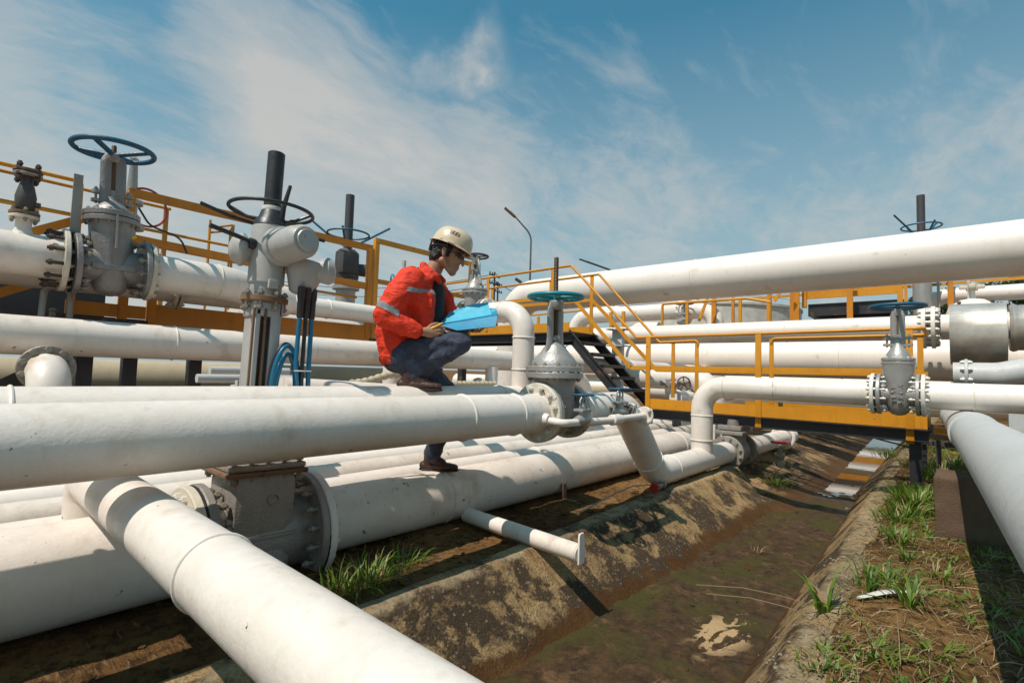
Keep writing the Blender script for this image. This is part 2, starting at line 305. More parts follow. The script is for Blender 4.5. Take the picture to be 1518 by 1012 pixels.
# ------------------------------------------------------------------ mesh builder
class G:
    def __init__(s): s.bm = bmesh.new()
    def _frame(s, d):
        d = Vector(d).normalized(); u = Vector((0, 0, 1)) if abs(d.z) < .9 else Vector((0, 1, 0))
        a = u.cross(d).normalized(); return d, a, d.cross(a)
    def lathe(s, prof, o=(0, 0, 0), ax=(0, 0, 1), seg=32, sx=1.0, sy=1.0, ph=0.0, caps=True):
        d, a, b = s._frame(ax); o = Vector(o); rings = []
        for h, r in prof:
            if r < 1e-5: rings.append([s.bm.verts.new(o+d*h)])
            else: rings.append([s.bm.verts.new(o+d*h+(a*math.cos(t)*sx+b*math.sin(t)*sy)*r) for t in (2*PI*k/seg+ph for k in range(seg))])
        for p, q in zip(rings, rings[1:]):
            for k in range(seg):
                k2 = (k+1) % seg
                if len(p) == 1 and len(q) == 1: break
                if len(p) == 1: s.bm.faces.new((p[0], q[k2], q[k])) if True else 0
                elif len(q) == 1: s.bm.faces.new((p[k], p[k2], q[0]))
                else: s.bm.faces.new((p[k], p[k2], q[k2], q[k]))
        if caps:
            if len(rings[0]) > 2: s.bm.faces.new(rings[0][::-1])
            if len(rings[-1]) > 2: s.bm.faces.new(rings[-1])
        return s
    def cyl(s, p0, p1, r0, r1=None, seg=20, bev=0):
        p0 = Vector(p0); p1 = Vector(p1); L = (p1-p0).length; r1 = r0 if r1 is None else r1
        if bev: pr = [(0, r0-bev), (bev, r0), (L-bev, r1), (L, r1-bev)]
        else: pr = [(0, r0), (L, r1)]
        return s.lathe(pr, p0, p1-p0, seg)
    def tube(s, pts, r, seg=16, closed=False, flat=None, cap=True):
        pts = [Vector(p) for p in pts]; n = len(pts); rings = []
        rr = r if isinstance(r, (list, tuple)) else [r]*n
        t0 = (pts[1]-pts[0]).normalized(); u = Vector((0, 0, 1)) if abs(t0.z) < .95 else Vector((0, 1, 0))
        a = (u-t0*u.dot(t0)).normalized()
        for i, p in enumerate(pts):
            if closed: t = (pts[(i+1) % n]-pts[i-1]).normalized()
            elif i == 0: t = (pts[1]-pts[0]).normalized()
            elif i == n-1: t = (pts[-1]-pts[-2]).normalized()
            else:
                d0 = (pts[i]-pts[i-1]).normalized(); d1 = (pts[i+1]-pts[i]).normalized(); t = (d0+d1).normalized()
            a = (a-t*a.dot(t)).normalized(); b = t.cross(a)
            k0 = 1.0
            fx, fy = (1, 1) if flat is None else flat
            ph = PI/4 if seg == 4 else 0
            rings.append([s.bm.verts.new(p+(a*math.cos(2*PI*k/seg+ph)*fx+b*math.sin(2*PI*k/seg+ph)*fy)*rr[i]) for k in range(seg)])
        m = n if closed else n-1
        for i in range(m):
            p, q = rings[i], rings[(i+1) % n]
            for k in range(seg): s.bm.faces.new((p[k], p[(k+1) % seg], q[(k+1) % seg], q[k]))
        if not closed and cap: s.bm.faces.new(rings[0][::-1]); s.bm.faces.new(rings[-1])
        return s
    def torus(s, c, ax, R, r, seg=40, sub=10):
        d, a, b = s._frame(ax); c = Vector(c)
        return s.tube([c+(a*math.cos(t)+b*math.sin(t))*R for t in (2*PI*k/seg for k in range(seg))], r, sub, closed=True)
    def box(s, c, size, rot=None, bev=0.0, taper=(1, 1)):
        c = Vector(c); hx, hy, hz = (x/2 for x in size); vs = []
        R = Euler(rot).to_matrix() if rot is not None and not isinstance(rot, Matrix) else rot
        for z in (-1, 1):
            kx, ky = (1, 1) if z < 0 else taper
            for x, y in ((-1, -1), (1, -1), (1, 1), (-1, 1)):
                v = Vector((x*hx*kx, y*hy*ky, z*hz)); v = R @ v if R is not None else v; vs.append(s.bm.verts.new(c+v))
        fs = [s.bm.faces.new([vs[i] for i in q]) for q in ((3, 2, 1, 0), (4, 5, 6, 7), (0, 1, 5, 4), (1, 2, 6, 5), (2, 3, 7, 6), (3, 0, 4, 7))]
        if bev > 0:
            es = list({e for f_ in fs for e in f_.edges}); bmesh.ops.bevel(s.bm, geom=es, offset=bev, segments=2, profile=.6, affect='EDGES')
        return s
    def bar(s, p0, p1, w, h, bev=0.0):
        """rectangular bar from p0 to p1; h is the upright side"""
        p0 = Vector(p0); p1 = Vector(p1); d = (p1-p0); L = d.length; d.normalize()
        u = Vector((0, 0, 1)) if abs(d.z) < .95 else Vector((1, 0, 0))
        sd = d.cross(u).normalized(); up = sd.cross(d)
        return s.box((p0+p1)/2, (L, w, h), Matrix((d, sd, up)).transposed(), bev)
    def prism(s, poly, o, ex, ey, ez, t):
        """polygon in (ex,ey) plane at o, thickness t along ez (centred)"""
        o = Vector(o); ex = Vector(ex); ey = Vector(ey); ez = Vector(ez)
        a = [s.bm.verts.new(o+ex*x+ey*y-ez*t/2) for x, y in poly]; b = [s.bm.verts.new(o+ex*x+ey*y+ez*t/2) for x, y in poly]
        s.bm.faces.new(a[::-1]); s.bm.faces.new(b); n = len(a)
        for i in range(n): s.bm.faces.new((a[i], a[(i+1) % n], b[(i+1) % n], b[i]))
        return s
    def xf(s, m): bmesh.ops.transform(s.bm, matrix=m, verts=s.bm.verts); return s
    def mesh(s, name, ang=38):
        bmesh.ops.recalc_face_normals(s.bm, faces=s.bm.faces)
        me = bpy.data.meshes.new(name); s.bm.to_mesh(me); s.bm.free()
        me.shade_smooth(); me.set_sharp_from_angle(angle=math.radians(ang)); return me

def fillet(pts, R, n=10):
    pts = [Vector(p) for p in pts]; out = [pts[0]]
    for i in range(1, len(pts)-1):
        p = pts[i]; a = (pts[i-1]-p); b = (pts[i+1]-p); la, lb = a.length, b.length; a.normalize(); b.normalize()
        th = a.angle(b); 
        if th > PI-.02: out.append(p); continue
        t = min(R/math.tan(th/2), la*.49 if i > 1 else la*.98, lb*.49 if i < len(pts)-2 else lb*.98); r = t*math.tan(th/2)
        c = p+(a+b).normalized()*(r/math.sin(th/2)); v0 = (p+a*t)-c; v1 = (p+b*t)-c
        for k in range(n+1):
            f_ = k/n; ang = v0.angle(v1); out.append(c+(v0*math.sin((1-f_)*ang)+v1*math.sin(f_*ang))/math.sin(ang))
    out.append(pts[-1]); return out

def tag(o, label=None, cat=None, group=None, kind=None):
    if label: o['label'] = label
    if cat: o['category'] = cat
    if group: o['group'] = group
    if kind: o['kind'] = kind
    return o
def thing(name, label, cat, loc=(0, 0, 0), rot=(0, 0, 0), group=None):
    o = bpy.data.objects.new(name, None); C.objects.link(o); o.location = loc; o.rotation_euler = rot; o.empty_display_size = .1
    return tag(o, label, cat, group)
def obj(name, g, m, parent=None, ang=38):
    """link a builder as one mesh; geometry under a parent is given in the parent's frame, otherwise in world space"""
    me = g.mesh(name, ang) if isinstance(g, G) else g
    me.materials.append(M[m] if isinstance(m, str) else m)
    o = bpy.data.objects.new(name, me); C.objects.link(o)
    if parent is not None: o.parent = parent
    else:
        xs = [v.co for v in me.vertices]
        c = Vector(((min(v.x for v in xs)+max(v.x for v in xs))/2, (min(v.y for v in xs)+max(v.y for v in xs))/2, min(v.z for v in xs)))
        me.transform(Matrix.Translation(-c)); o.location = c
    return o
def wobj(name, g, m, root, ang=38):
    """world-space geometry put under an unrotated root"""
    g.xf(Matrix.Translation(-Vector(root.location))); return obj(name, g, m, root, ang)
def struct(name, g, m, ang=30):
    me = g.mesh(name, ang); me.materials.append(M[m]); o = bpy.data.objects.new(name, me); C.objects.link(o); o['kind'] = 'structure'; return o

_bolt = {}
def bolt_mesh(r, L, m):
    k = (round(r, 4), round(L, 4), m)
    if k not in _bolt:
        g = G(); hx = r*1.75
        for s_ in (-1, 1):
            g.lathe([(0, hx), (r*1.5, hx), (r*1.7, hx*.85)], (s_*(L/2), 0, 0), (s_, 0, 0), 6)
        g.cyl((-L/2-r*2.6, 0, 0), (L/2+r*2.6, 0, 0), r, seg=8)
        me = g.mesh('bolt', 30); me.materials.append(M[m]); _bolt[k] = me
    return _bolt[k]
def flange(parent, pos, ax, r, t, nb, m='white', bm_='boltw', br=None, bore=0, gap=0.0, objs=True, ph=0.0, name='flange', raised=True, blen=None, nbm=None):
    """round flange; its bolts are its children (or merged when tiny)"""
    pos = Vector(pos); ax = Vector(ax).normalized(); g = G(); e = min(.006, t*.15)
    g.lathe([(-t/2, r-e), (-t/2+e, r), (t/2-e, r), (t/2, r-e)], pos, ax, 44)
    br = br or r*.055; rb = r*.84
    d, a, b = g._frame(ax); L = blen or t; me = bolt_mesh(br, L, bm_)
    if not objs:
        for k in range(nb):
            th = 2*PI*(k+.5)/nb+ph; p = pos+(a*math.cos(th)+b*math.sin(th))*rb
            g.lathe([(-L/2-br*1.8, br*1.6), (L/2+br*1.8, br*1.6)], p, ax, 6)
    f_ = obj(name, g, m, parent)
    if objs:
        q = Vector((1, 0, 0)).rotation_difference(ax)
        for k in range(nb):
            th = 2*PI*(k+.5)/nb+ph; p = pos+(a*math.cos(th)+b*math.sin(th))*rb
            o = bpy.data.objects.new('bolt', me); C.objects.link(o); o.parent = f_; o.location = p; o.rotation_mode = 'QUATERNION'; o.rotation_quaternion = q
    return f_
def pipe(pts, D, label, m='white', R=None, welds=(), seg=48, name='pipe', group=None, ends=True, cat='pipe', extra=None):
    """a pipe run through the points with swept bends; weld beads belong to its surface"""
    R = R or D*1.5; path = fillet(pts, R, 12); g = G(); g.tube(path, D/2, seg)
    for w in welds:
        c, ax = w[0], w[1]; rr = w[2] if len(w) > 2 else D/2
        g.torus(c, ax, rr, .006+.012*rr, 44, 8)
    if extra: extra(g)
    o = obj(name, g, m); return tag(o, label, cat, group)
def onpipe(o, pos): return Vector(pos)-o.location

def handwheel(parent, z, R, r, m, hub=.035, spokes=4, name='handwheel', ax=(0, 0, 1), dish=.0, flat=False, ph=.4, tilt=None, x=0, y=0):
    g = G(); c = Vector((x, y, z)); g.torus(c, ax, R, r, 48, 10)
    d, a, b = g._frame(ax); g.cyl(c-d*hub*.9-d*dish, c+d*hub*.6-d*dish, hub, seg=16, bev=.004)
    for k in range(spokes):
        t = 2*PI*k/spokes+ph; p = c+(a*math.cos(t)+b*math.sin(t))*R*.98
        mid = c+(a*math.cos(t)+b*math.sin(t))*R*.5-d*dish*.5
        g.tube([c-d*dish, mid, p], r*.98, 8)
    return obj(name, g, m, parent)

# ------------------------------------------------------------------ ground, ditch, water
from mathutils import noise as mn
def nz(x, y, s, k=0): return mn.noise(Vector((x*s, y*s, k)))
def sstep(a, b, x): t = max(0, min(1, (x-a)/(b-a))); return t*t*(3-2*t)
def pw(y, pts):
    if y <= pts[0][0]: return pts[0][1]
    for (a, za), (b, zb) in zip(pts, pts[1:]):
        if y <= b: return za+(zb-za)*(y-a)/max(1e-6, b-a)
    return pts[-1][1]
def prof(x):
    rl = 1.99+.034*x; tl = 1.68-.018*(x-2.6); tr = .86+.041*(x-2.8); rr = .55+.042*(x-2.55)
    if x > 6: rr = max(.62, .70+.02*(x-6)) ; tr = min(1.16, tr)
    return rl, tl, tr, rr
def conc(x, y):
    rl, tl, tr, rr = prof(min(x, 9))
    if x > 8: tr = 1.13+.014*(x-8); rr = .74+.02*(x-8)
    near = pw(y, [(rr-.35, -1.10), (rr-.03, -1.115), (rr+.04, -1.14), (tr, -1.49), (tl, -1.49), (rl-.012, -1.128), (rl+.0, -1.118), (rl+.12, -1.115), (rl+.16, -1.20), (rl+.4, -1.24)])
    ft = 1.40+.045*max(0, x-8); fr = min(3.1, 2.25+.17*max(0, x-8.2))+.75*(1-sstep(7.6, 9.2, x))
    far = pw(y, [(rr-.35, -1.10), (rr-.03, -1.115), (rr+.04, -1.14), (tr, -1.50), (ft, -1.50), (fr-.04, -1.15), (fr+.15, -1.12), (fr+.4, -1.14)])
    xe = 6.25+(y-1.6)*1.15
    k = sstep(xe, xe+.16, x)
    z = near*(1-k)+far*k
    return z
def soil(x, y):
    rl, tl, tr, rr = prof(min(x, 9))
    b = -1.155 if y > 1.4 else -1.105
    if x > 7: b += .03*min(1, (x-7)/4)
    b += .018*nz(x, y, 2.1)+.010*nz(x, y, 7)+.006*nz(x, y, 19)
    if y > 3.2: b -= .04*sstep(3.2, 5, y)
    hi = rl+.12+1.0*sstep(6.3, 7.2, x)+.05*sstep(8, 14, x)
    lo = rr-.10
    if -2 < x < 46 and lo < y < hi: b -= .62*sstep(lo, lo+.10, y)*(1-sstep(hi-.10, hi, y))
    return b
def lines(segs):
    out = []
    for a, b, st in segs:
        n = max(1, int(round((b-a)/st)))
        out += [a+(b-a)*i/n for i in range(n)]
    return out+[segs[-1][1]]
def sheet(name, xs, ys, fn, m, ang=180):
    me = bpy.data.meshes.new(name); vs = [(x, y, fn(x, y)) for x in xs for y in ys]; ny = len(ys)
    fs = [(i*ny+j, (i+1)*ny+j, (i+1)*ny+j+1, i*ny+j+1) for i in range(len(xs)-1) for j in range(ny-1)]
    me.from_pydata(vs, [], fs); me.shade_smooth(); me.materials.append(M[m])
    o = bpy.data.objects.new(name, me); C.objects.link(o); o['kind'] = 'structure'; return o
gx = lines([(-400, -40, 60), (-40, -4, 6), (-4, -1, .3), (-1, 12, .08), (12, 30, .6), (30, 80, 8), (80, 1600, 190)])
gy = lines([(-1200, -60, 190), (-60, -6, 9), (-6, -1.4, .3), (-1.4, 3.4, .06), (3.4, 8, .25), (8, 40, 4), (40, 1400, 170)])
sheet('ground', gx, gy, soil, 'soil')
def cfn(x, y):
    z = conc(x, y); return z+.010*nz(x, y, 4, 3)+.006*nz(x, y, 13, 5)+.003*nz(x, y, 40, 6)
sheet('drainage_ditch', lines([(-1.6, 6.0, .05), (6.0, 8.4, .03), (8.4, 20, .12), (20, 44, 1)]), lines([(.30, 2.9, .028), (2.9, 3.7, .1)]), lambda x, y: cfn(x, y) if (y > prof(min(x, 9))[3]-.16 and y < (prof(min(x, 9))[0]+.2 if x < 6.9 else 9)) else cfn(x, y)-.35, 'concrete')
sheet('mud', lines([(-1.6, 10.5, .05)]), lines([(.8, 1.9, .03)]), lambda x, y: -1.472+.018*nz(x, y, 2.2, 9)+.014*nz(x, y, 8, 2)+.007*nz(x, y, 23, 5)-.030*sstep(7.0, 9.2, x), 'mud')
sheet('water', lines([(6.0, 44, 2)]), lines([(.7, 2.6, .5)]), lambda x, y: -1.484, 'water')

# ------------------------------------------------------------------ valves
def yoke_gate(name, label, loc, rotz=0, tilt=(0, 0), s=1.0, group=None, fm='white', fb='boltw', bodym='silver', wheelm='blue', P=None):
    """rising stem gate valve; local X is the flow axis, local Z the stem"""
    D = dict(L=.2, rf=.2, tf=.035, nb=12, neck=.13, bx=.14, by=.17, zb=-.16, zt=.24, rbon=.2, tbon=.05, dome=.12, yw=.075, yk=.62, ym=.03, wz=.66, wr=.2, wt=.014, st=.85, sr=.014, oval=1.0, gl=.33, wheel_sp=4, box=False)
    D.update(P or {})
    d = D; t = thing(name, label, 'valve', loc, (tilt[0], tilt[1], rotz), group)
    g = G(); g.cyl((-d['L'], 0, 0), (d['L'], 0, 0), d['neck'], seg=32)
    zb, zt = d['zb'], d['zt']; bx = d['bx']
    pr = [(zb, .02), (zb+.01, bx*.45), (zb+.04, bx*.72), (zb+.10, bx*.88), (0, bx), (zt*.55, bx*1.02), (zt-d['tbon'], bx*1.1)]
    g.lathe(pr, (0, 0, 0), (0, 0, 1), 36, 1.0, d['by']/bx)
    if d['box']:   # cast pads and ribs
        g.box((0, 0, -.02), (bx*2.05, d['by']*2.02, .05), bev=.012)
        for sx in (-1, 1): g.box((sx*(bx*.9+.02), 0, -.0), (.05, d['by']*1.2, d['neck']*1.3), bev=.01)
    for k in (-1, 1): g.box((k*bx*.98, 0, zt*.35), (.02, .05, zt*.9), bev=.006)
    body = obj('body', g, bodym, t)
    for sx in (-1, 1):
        flange(t, (sx*(d['L']-d['tf']/2), 0, 0), (1, 0, 0), d['rf'], d['tf'], d['nb'], bodym, fb, gap=0, blen=d['tf']*2+.012, br=d['rf']*.05)
        g = G(); g.lathe([(0, d['rf']*.97), (.008, d['rf']*.97)], (sx*(d['L']+.001), 0, 0), (sx, 0, 0), 40); obj('gasket', g, 'gasket', t)
    # bonnet flange pair
    g = G(); th = d['tbon']; rb = d['rbon']
    for z0 in (zt-th, zt-th/2+.004): g.lathe([(0, rb-.004), (.004, rb), (th/2-.006, rb), (th/2-.002, rb-.004)], (0, 0, z0), (0, 0, 1), 44, 1.0, d['oval'])
    bf = obj('bonnet_flange', g, bodym, t)
    me = bolt_mesh(rb*.045, th, fb); nb = 12; q = Vector((1, 0, 0)).rotation_difference(Vector((0, 0, 1)))
    for k in range(nb):
        a = 2*PI*(k+.5)/nb; o = bpy.data.objects.new('bolt', me); C.objects.link(o); o.parent = bf; o.rotation_mode = 'QUATERNION'; o.rotation_quaternion = q
        f_, a_, b_ = G._frame(None, (0, 0, 1)); p = (a_*math.cos(a)+b_*math.sin(a)*d['oval'])*rb*.86; o.location = (p.x, p.y, zt-th/2)
    dm = d['dome']; g = G()
    g.lathe([(zt, rb*k_) if i_ == 0 else (zt+dm*f__, rb*k_) for i_, (f__, k_) in enumerate(d.get('bell', [(0, .74), (.25, .68), (.6, .46), (.85, .27), (1, .22), (1.2, .22)]))], (0, 0, 0), (0, 0, 1), 36, 1.0, d['oval'])
    obj('bonnet', g, bodym, t)
    # yoke: two arms, top boss
    g = G(); yw, yk, ym = d['yw'], d['yk'], d['ym']
    for sx in (-1, 1):
        g.tube(fillet([(sx*rb*d.get('yb', .52), 0, zt+dm*.42), (sx*yw, 0, zt+dm+.05), (sx*yw, 0, yk-.05), (sx*yw*.5, 0, yk)], .05, 6), ym, 10, flat=(.75, 1.25))
    g.lathe([(yk-.045, .02), (yk-.045, yw*.75), (yk-.02, yw*.98), (yk+.015, yw*.98), (yk+.025, yw*.8)], (0, 0, 0), (0, 0, 1), 20)
    obj('yoke', g, bodym, t)
    g = G(); gl = zt+dm+.045
    g.box((0, 0, gl), (yw*1.5, .05, .016), bev=.005); g.cyl((0, 0, gl-.05), (0, 0, gl+.03), .024)
    if d.get('ears'):
        for sx in (-1, 1):
            g.lathe([(0, .03), (.022, .03)], (sx*d['ears'], 0, gl-.012), (0, 0, 1), 14); g.lathe([(0, .032), (.022, .032)], (sx*d['ears'], 0, gl-.078), (0, 0, 1), 14)
            g.cyl((sx*d['ears'], 0, gl-.09), (sx*d['ears'], 0, gl+.04), .009, seg=8); g.bar((0, 0, gl), (sx*d['ears'], 0, gl), .035, .02); g.bar((0, 0, gl-.067), (sx*d['ears'], 0, gl-.067), .04, .022)
            g.lathe([(0, .017), (.016, .017)], (sx*d['ears'], 0, gl+.012), (0, 0, 1), 6)
    else:
        for sy in (-1, 1): g.cyl((0, sy*.035, gl-.05), (0, sy*.035, gl+.03), .006, seg=8)
    obj('gland', g, bodym, t)
    g = G(); n = 40; z0, z1 = zt+dm, d['st']; pr = []
    k = int((z1-z0)/.011)
    for i in range(k): pr += [(z0+(z1-z0)*i/k, d['sr']), (z0+(z1-z0)*(i+.5)/k, d['sr']*.86)]
    g.lathe(pr+[(z1, d['sr']*.8)], (0, 0, 0), (0, 0, 1), 14); obj('stem', g, 'stem', t)
    handwheel(t, d['wz'], d['wr'], d['wt'], wheelm, hub=yw*.5, spokes=d['wheel_sp'], ph=d.get('wph', .4), dish=d.get('wdish', .0))
    return t

# large grey gate valve on the first left pipe, its blue wheel against the sky
v0 = yoke_gate('gate_valve', 'big grey gate valve with large blue handwheel against the sky at upper left', (.885, 5.06, .735), 0, (0, -.035), bodym='backlit_grey', wheelm='blue', fb='bolt',
    P=dict(L=.235, rf=.235, tf=.038, nb=12, neck=.135, bx=.135, by=.15, zb=-.235, zt=.42, rbon=.185, tbon=.085, dome=.11, yw=.046, yb=.27, yk=.875, ym=.032, wz=.930, wr=.262, wt=.020, st=.97, sr=.018, ears=.105, box=True, wph=.9, wdish=.04))
g = G(); g.bar((.0, -.15, .12), (.0, -.15, .38), .10, .012); obj('rib', g, 'silver', v0)
g = G(); g.lathe([(0, .012), (.02, .018), (.03, .012)], (.115, -.14, .23), (0, -1, 0), 10); obj('cap', g, 'pen', v0)

# gate valve at the end of the near pipe
v3 = yoke_gate('gate_valve', 'grey gate valve with teal handwheel and tall stem at the near white pipe\'s end', (3.075, 2.289, -.286), 0, (0, -.012), bodym='silver', wheelm='teal', fb='bolt',
    P=dict(L=.175, rf=.205, tf=.035, nb=12, neck=.125, bx=.145, by=.15, zb=-.17, zt=.335, rbon=.214, tbon=.085, dome=.155, yb=.40, bell=[(0, .80), (.2, .78), (.42, .68), (.65, .52), (.85, .40), (1, .34), (1.15, .2)], yw=.062, yk=.80, ym=.026, wz=.855, wr=.200, wt=.017, st=1.155, sr=.0185, wheel_sp=5, wph=.2))
# gate valve with cast lettering on the bridge pipe
v5 = yoke_gate('gate_valve', 'silver gate valve with raised casting figures and blue wheel beside the yellow walkway', (6.14, .475, -.105), PI/2, (0, 0), bodym='silver', wheelm='blue', fb='boltw',
    P=dict(L=.165, rf=.195, tf=.032, nb=12, neck=.105, bx=.115, by=.125, zb=-.20, zt=.345, rbon=.135, tbon=.06, dome=.15, yw=.030, yb=.24, yk=.80, ym=.024, wz=.845, wr=.215, wt=.018, st=.87, sr=.014, ears=.085, wph=.15))
def casting(parent, lines_, size, at, m='silver'):
    for i, s_ in enumerate(lines_):
        cu = bpy.data.curves.new('casting_text', 'FONT'); cu.body = s_; cu.size = size; cu.extrude = .008; cu.align_x = 'CENTER'; cu.align_y = 'CENTER'
        o = bpy.data.objects.new('t', cu); C.objects.link(o); dg = bpy.context.evaluated_depsgraph_get(); me = bpy.data.meshes.new_from_object(o.evaluated_get(dg))
        bpy.data.objects.remove(o); me.name = 'casting_text'; me.materials.clear(); me.materials.append(M[m])
        t = bpy.data.objects.new('casting_text', me); C.objects.link(t); t.parent = parent; x, y, z, dx = at
        t.location = (x+dx*i, y, z); t.rotation_euler = (PI/2, -PI/2, 0)
casting(v5, ['5 P C X', 'I E 5 L'], .058, (-.025, .121, .01, .05))
bpy.context.view_layer.update()
for o in v5.children:
    if o.name.startswith('casting_text'): o.rotation_euler = (PI/2, -PI/2, PI)

# ------------------------------------------------------------------ pipes running along the ditch
def px_pipe(x0, x1, y, z, D, label, m='white', welds=(), **k):
    return pipe([(x0, y, z), (x1, y, z)], D, label, m, welds=[((w, y, z), (1, 0, 0)) for w in welds], **k)
p1 = px_pipe(-3.2, 2.865, 2.289, -.286, .273, 'near white pipe crossing in front of the crouching worker', welds=(-.6, 2.14, 2.60))
flange(p1, onpipe(p1, (2.878, 2.289, -.286)), (1, 0, 0), .212, .036, 12, 'cream', 'boltw')
p1b = pipe([(3.30, 2.289, -.286), (4.13, 2.289, -.286), (4.86, 2.345, -.966), (6.93, 2.36, -.966)], .273, 'white pipe dropping at a slant from the teal wheel valve to the ditch edge', 'white', R=.34,
    welds=[((3.42, 2.289, -.286), (1, 0, 0)), ((4.70, 2.333, -.817), (.73, .056, -.68)), ((5.22, 2.35, -.966), (1, 0, 0)), ((6.45, 2.36, -.966), (1, 0, 0))])
flange(p1b, onpipe(p1b, (3.275, 2.289, -.286)), (1, 0, 0), .205, .036, 12, 'cream', 'boltw')
# branch tee up and over to the walkway valve
q2 = pipe([(6.13, 2.36, -.93), (6.13, 2.36, -.105), (6.13, .69, -.105)], .247, 'white pipe rising from the ditch edge and bending right along the yellow walkway', 'white', R=.27,
    welds=[((6.13, 2.36, -.74), (0, 0, 1), .128), ((6.13, 2.36, -.45), (0, 0, 1)), ((6.13, 2.09, -.105), (0, 1, 0))])
flange(q2, onpipe(q2, (6.13, .672, -.105)), (0, 1, 0), .197, .032, 12, 'white', 'boltw')
q2b = pipe([(6.13, .28, -.105), (6.13, -3.0, -.105)], .247, 'white pipe continuing right from the valve with raised casting figures', 'white2', welds=[((6.13, -.06, -.105), (0, 1, 0))])
flange(q2b, onpipe(q2b, (6.13, .285, -.105)), (0, 1, 0), .197, .032, 12, 'white', 'boltw')
g = G(); g.lathe([(0, .17), (.012, .17)], (0, 0, 0), (0, 0, 1), 24)
# pipe the worker stands on
wp = px_pipe(-3.2, 3.62, 2.70, -.2486, .273, 'white pipe just behind the near pipe, under the worker\'s raised boot', welds=(.2, 2.9))
wp2 = pipe([(3.19, 2.70, -.22), (3.19, 2.70, .505), (3.19, 3.10, .505)], .178, 'white swan neck pipe rising beside the folder and bending back to a valve', 'white', R=.20,
    welds=[((3.19, 2.7, .02), (0, 0, 1)), ((3.19, 2.7, .28), (0, 0, 1)), ((3.19, 2.93, .505), (0, 1, 0))])
flange(wp2, onpipe(wp2, (3.19, 3.11, .505)), (0, 1, 0), .13, .026, 8, 'white2', 'boltw')
v6 = yoke_gate('gate_valve', 'silver gate valve with a dark handwheel showing behind the worker\'s face', (3.19, 3.29, .505), PI/2, (0, 0), bodym='silver', wheelm='dark', fb='boltw',
    P=dict(L=.15, rf=.13, tf=.026, nb=8, neck=.075, bx=.085, by=.09, zb=-.11, zt=.225, rbon=.118, tbon=.045, dome=.10, yw=.036, yk=.49, ym=.018, wz=.525, wr=.108, wt=.010, st=.50, sr=.011))
pipe([(3.19, 3.45, .505), (3.19, 4.5, .505), (3.19, 4.5, -.9)], .178, 'white pipe behind the worker\'s back leading down from the dark wheel valve', 'white2', R=.2)
# lower big pipes with the motor valve between
p2 = pipe([(1.588, 3.0, -.955), (7.35, 3.0, -.955), (7.35, 3.0, -1.6)], .39, 'big stained white pipe lying low behind the ditch bank, patched with rust streaks', 'whiterust', R=.35, welds=[((2.6, 3.0, -.955), (1, 0, 0)), ((6.8, 3.0, -.955), (1, 0, 0))])
flange(p2, onpipe(p2, (1.574, 3.0, -.955)), (1, 0, 0), .315, .045, 16, 'white', 'boltw', br=.013)
p2l = px_pipe(-3.2, .90, 2.99, -.94, .44, 'thick low white pipe at the left edge, dirty underneath')
flange(p2l, onpipe(p2l, (.912, 3.0, -.955)), (1, 0, 0), .315, .045, 16, 'cream', 'boltw', br=.013)
px_pipe(-3, 8.8, 3.36, -.89, .23, 'slim low white pipe directly behind the big stained pipe', 'white', welds=(4.2,))
px_pipe(-3, 11, 3.74, -.87, .22, 'slim low white pipe third from the ditch, rust blotched', 'whiterust')
px_pipe(-3, 13, 4.15, -.88, .25, 'low white pipe farthest back in the row by the ditch', 'white2')
# farther ditch-edge valve and pipe
pf = px_pipe(7.62, 10.2, 2.345, -.985, .262, 'white pipe beyond the buried valve, ending under the yellow walkway', 'white')
flange(pf, onpipe(pf, (7.60, 2.345, -.985)), (1, 0, 0), .20, .035, 12, 'grey', 'bolt', objs=False)
g = G(); g.torus((9.7, 2.345, -.985), (1, 0, 0), .17, .03, 30, 8); wobj('collar', g, 'white', pf)
t = thing('gate_valve', 'short grey valve body on the ditch-edge pipe, half hidden under the walkway', 'valve', (7.24, 2.35, -.97))
g = G(); g.lathe([(-.26, .14), (-.1, .17), (.1, .17), (.26, .14)], (0, 0, 0), (1, 0, 0), 32); g.lathe([(0, .17), (.17, .15), (.22, .15)], (0, 0, 0), (0, 0, 1), 28); obj('body', g, 'grey', t)
for sx in (-1, 1): flange(t, (sx*.27, 0, 0), (1, 0, 0), .215, .035, 12, 'grey', 'bolt', objs=True, br=.011)
g = G(); g.box((0, 0, .25), (.46, .36, .05), bev=.01); g.box((0, 0, .315), (.40, .30, .06), bev=.01); g.cyl((0, 0, .3), (0, 0, .42), .09); obj('bonnet_flange', g, 'grey', t)

# ------------------------------------------------------------------ motor operated valve
mv = thing('motor_valve', 'tall motor operated valve on the low pipe with black stem tube and black handwheel', 'motorised valve', (1.205, 3.0, -.960), (0, .024, 0)); mv.scale = (1.085,)*3
g = G(); g.box((.02, 0, .17), (.31, .36, .36), bev=.06); g.box((.02, 0, -.12), (.27, .40, .32), bev=.07, taper=(1.12, .92)); g.cyl((-.22, 0, 0), (.29, 0, 0), .19, seg=36)
g.box((.02, -.185, .04), (.30, .02, .02), bev=.006); obj('body', g, 'grey', mv)
g = G(); g.torus((.05, -.185, .22), (0, 1, 0), .026, .004, 20, 6); obj('cast_mark', g, 'silver', mv)
for sx, x in ((-1, -.225), (1, .295)):
    f_ = flange(mv, (x, 0, .005), (1, 0, 0), .290, .040, 16, 'grey', 'bolt', blen=.105, br=.011)
    g = G(); g.lathe([(0, .285), (.008, .285)], (x+sx*.024, 0, .005), (sx, 0, 0), 40); obj('gasket', g, 'gasket', mv)
g = G(); g.box((.02, 0, .348), (.40, .38, .026), bev=.012); obj('lower_plate', g, 'rust', mv)
g = G(); g.box((.02, 0, .378), (.38, .36, .030), bev=.014)
obj('upper_plate', g, 'grey', mv)
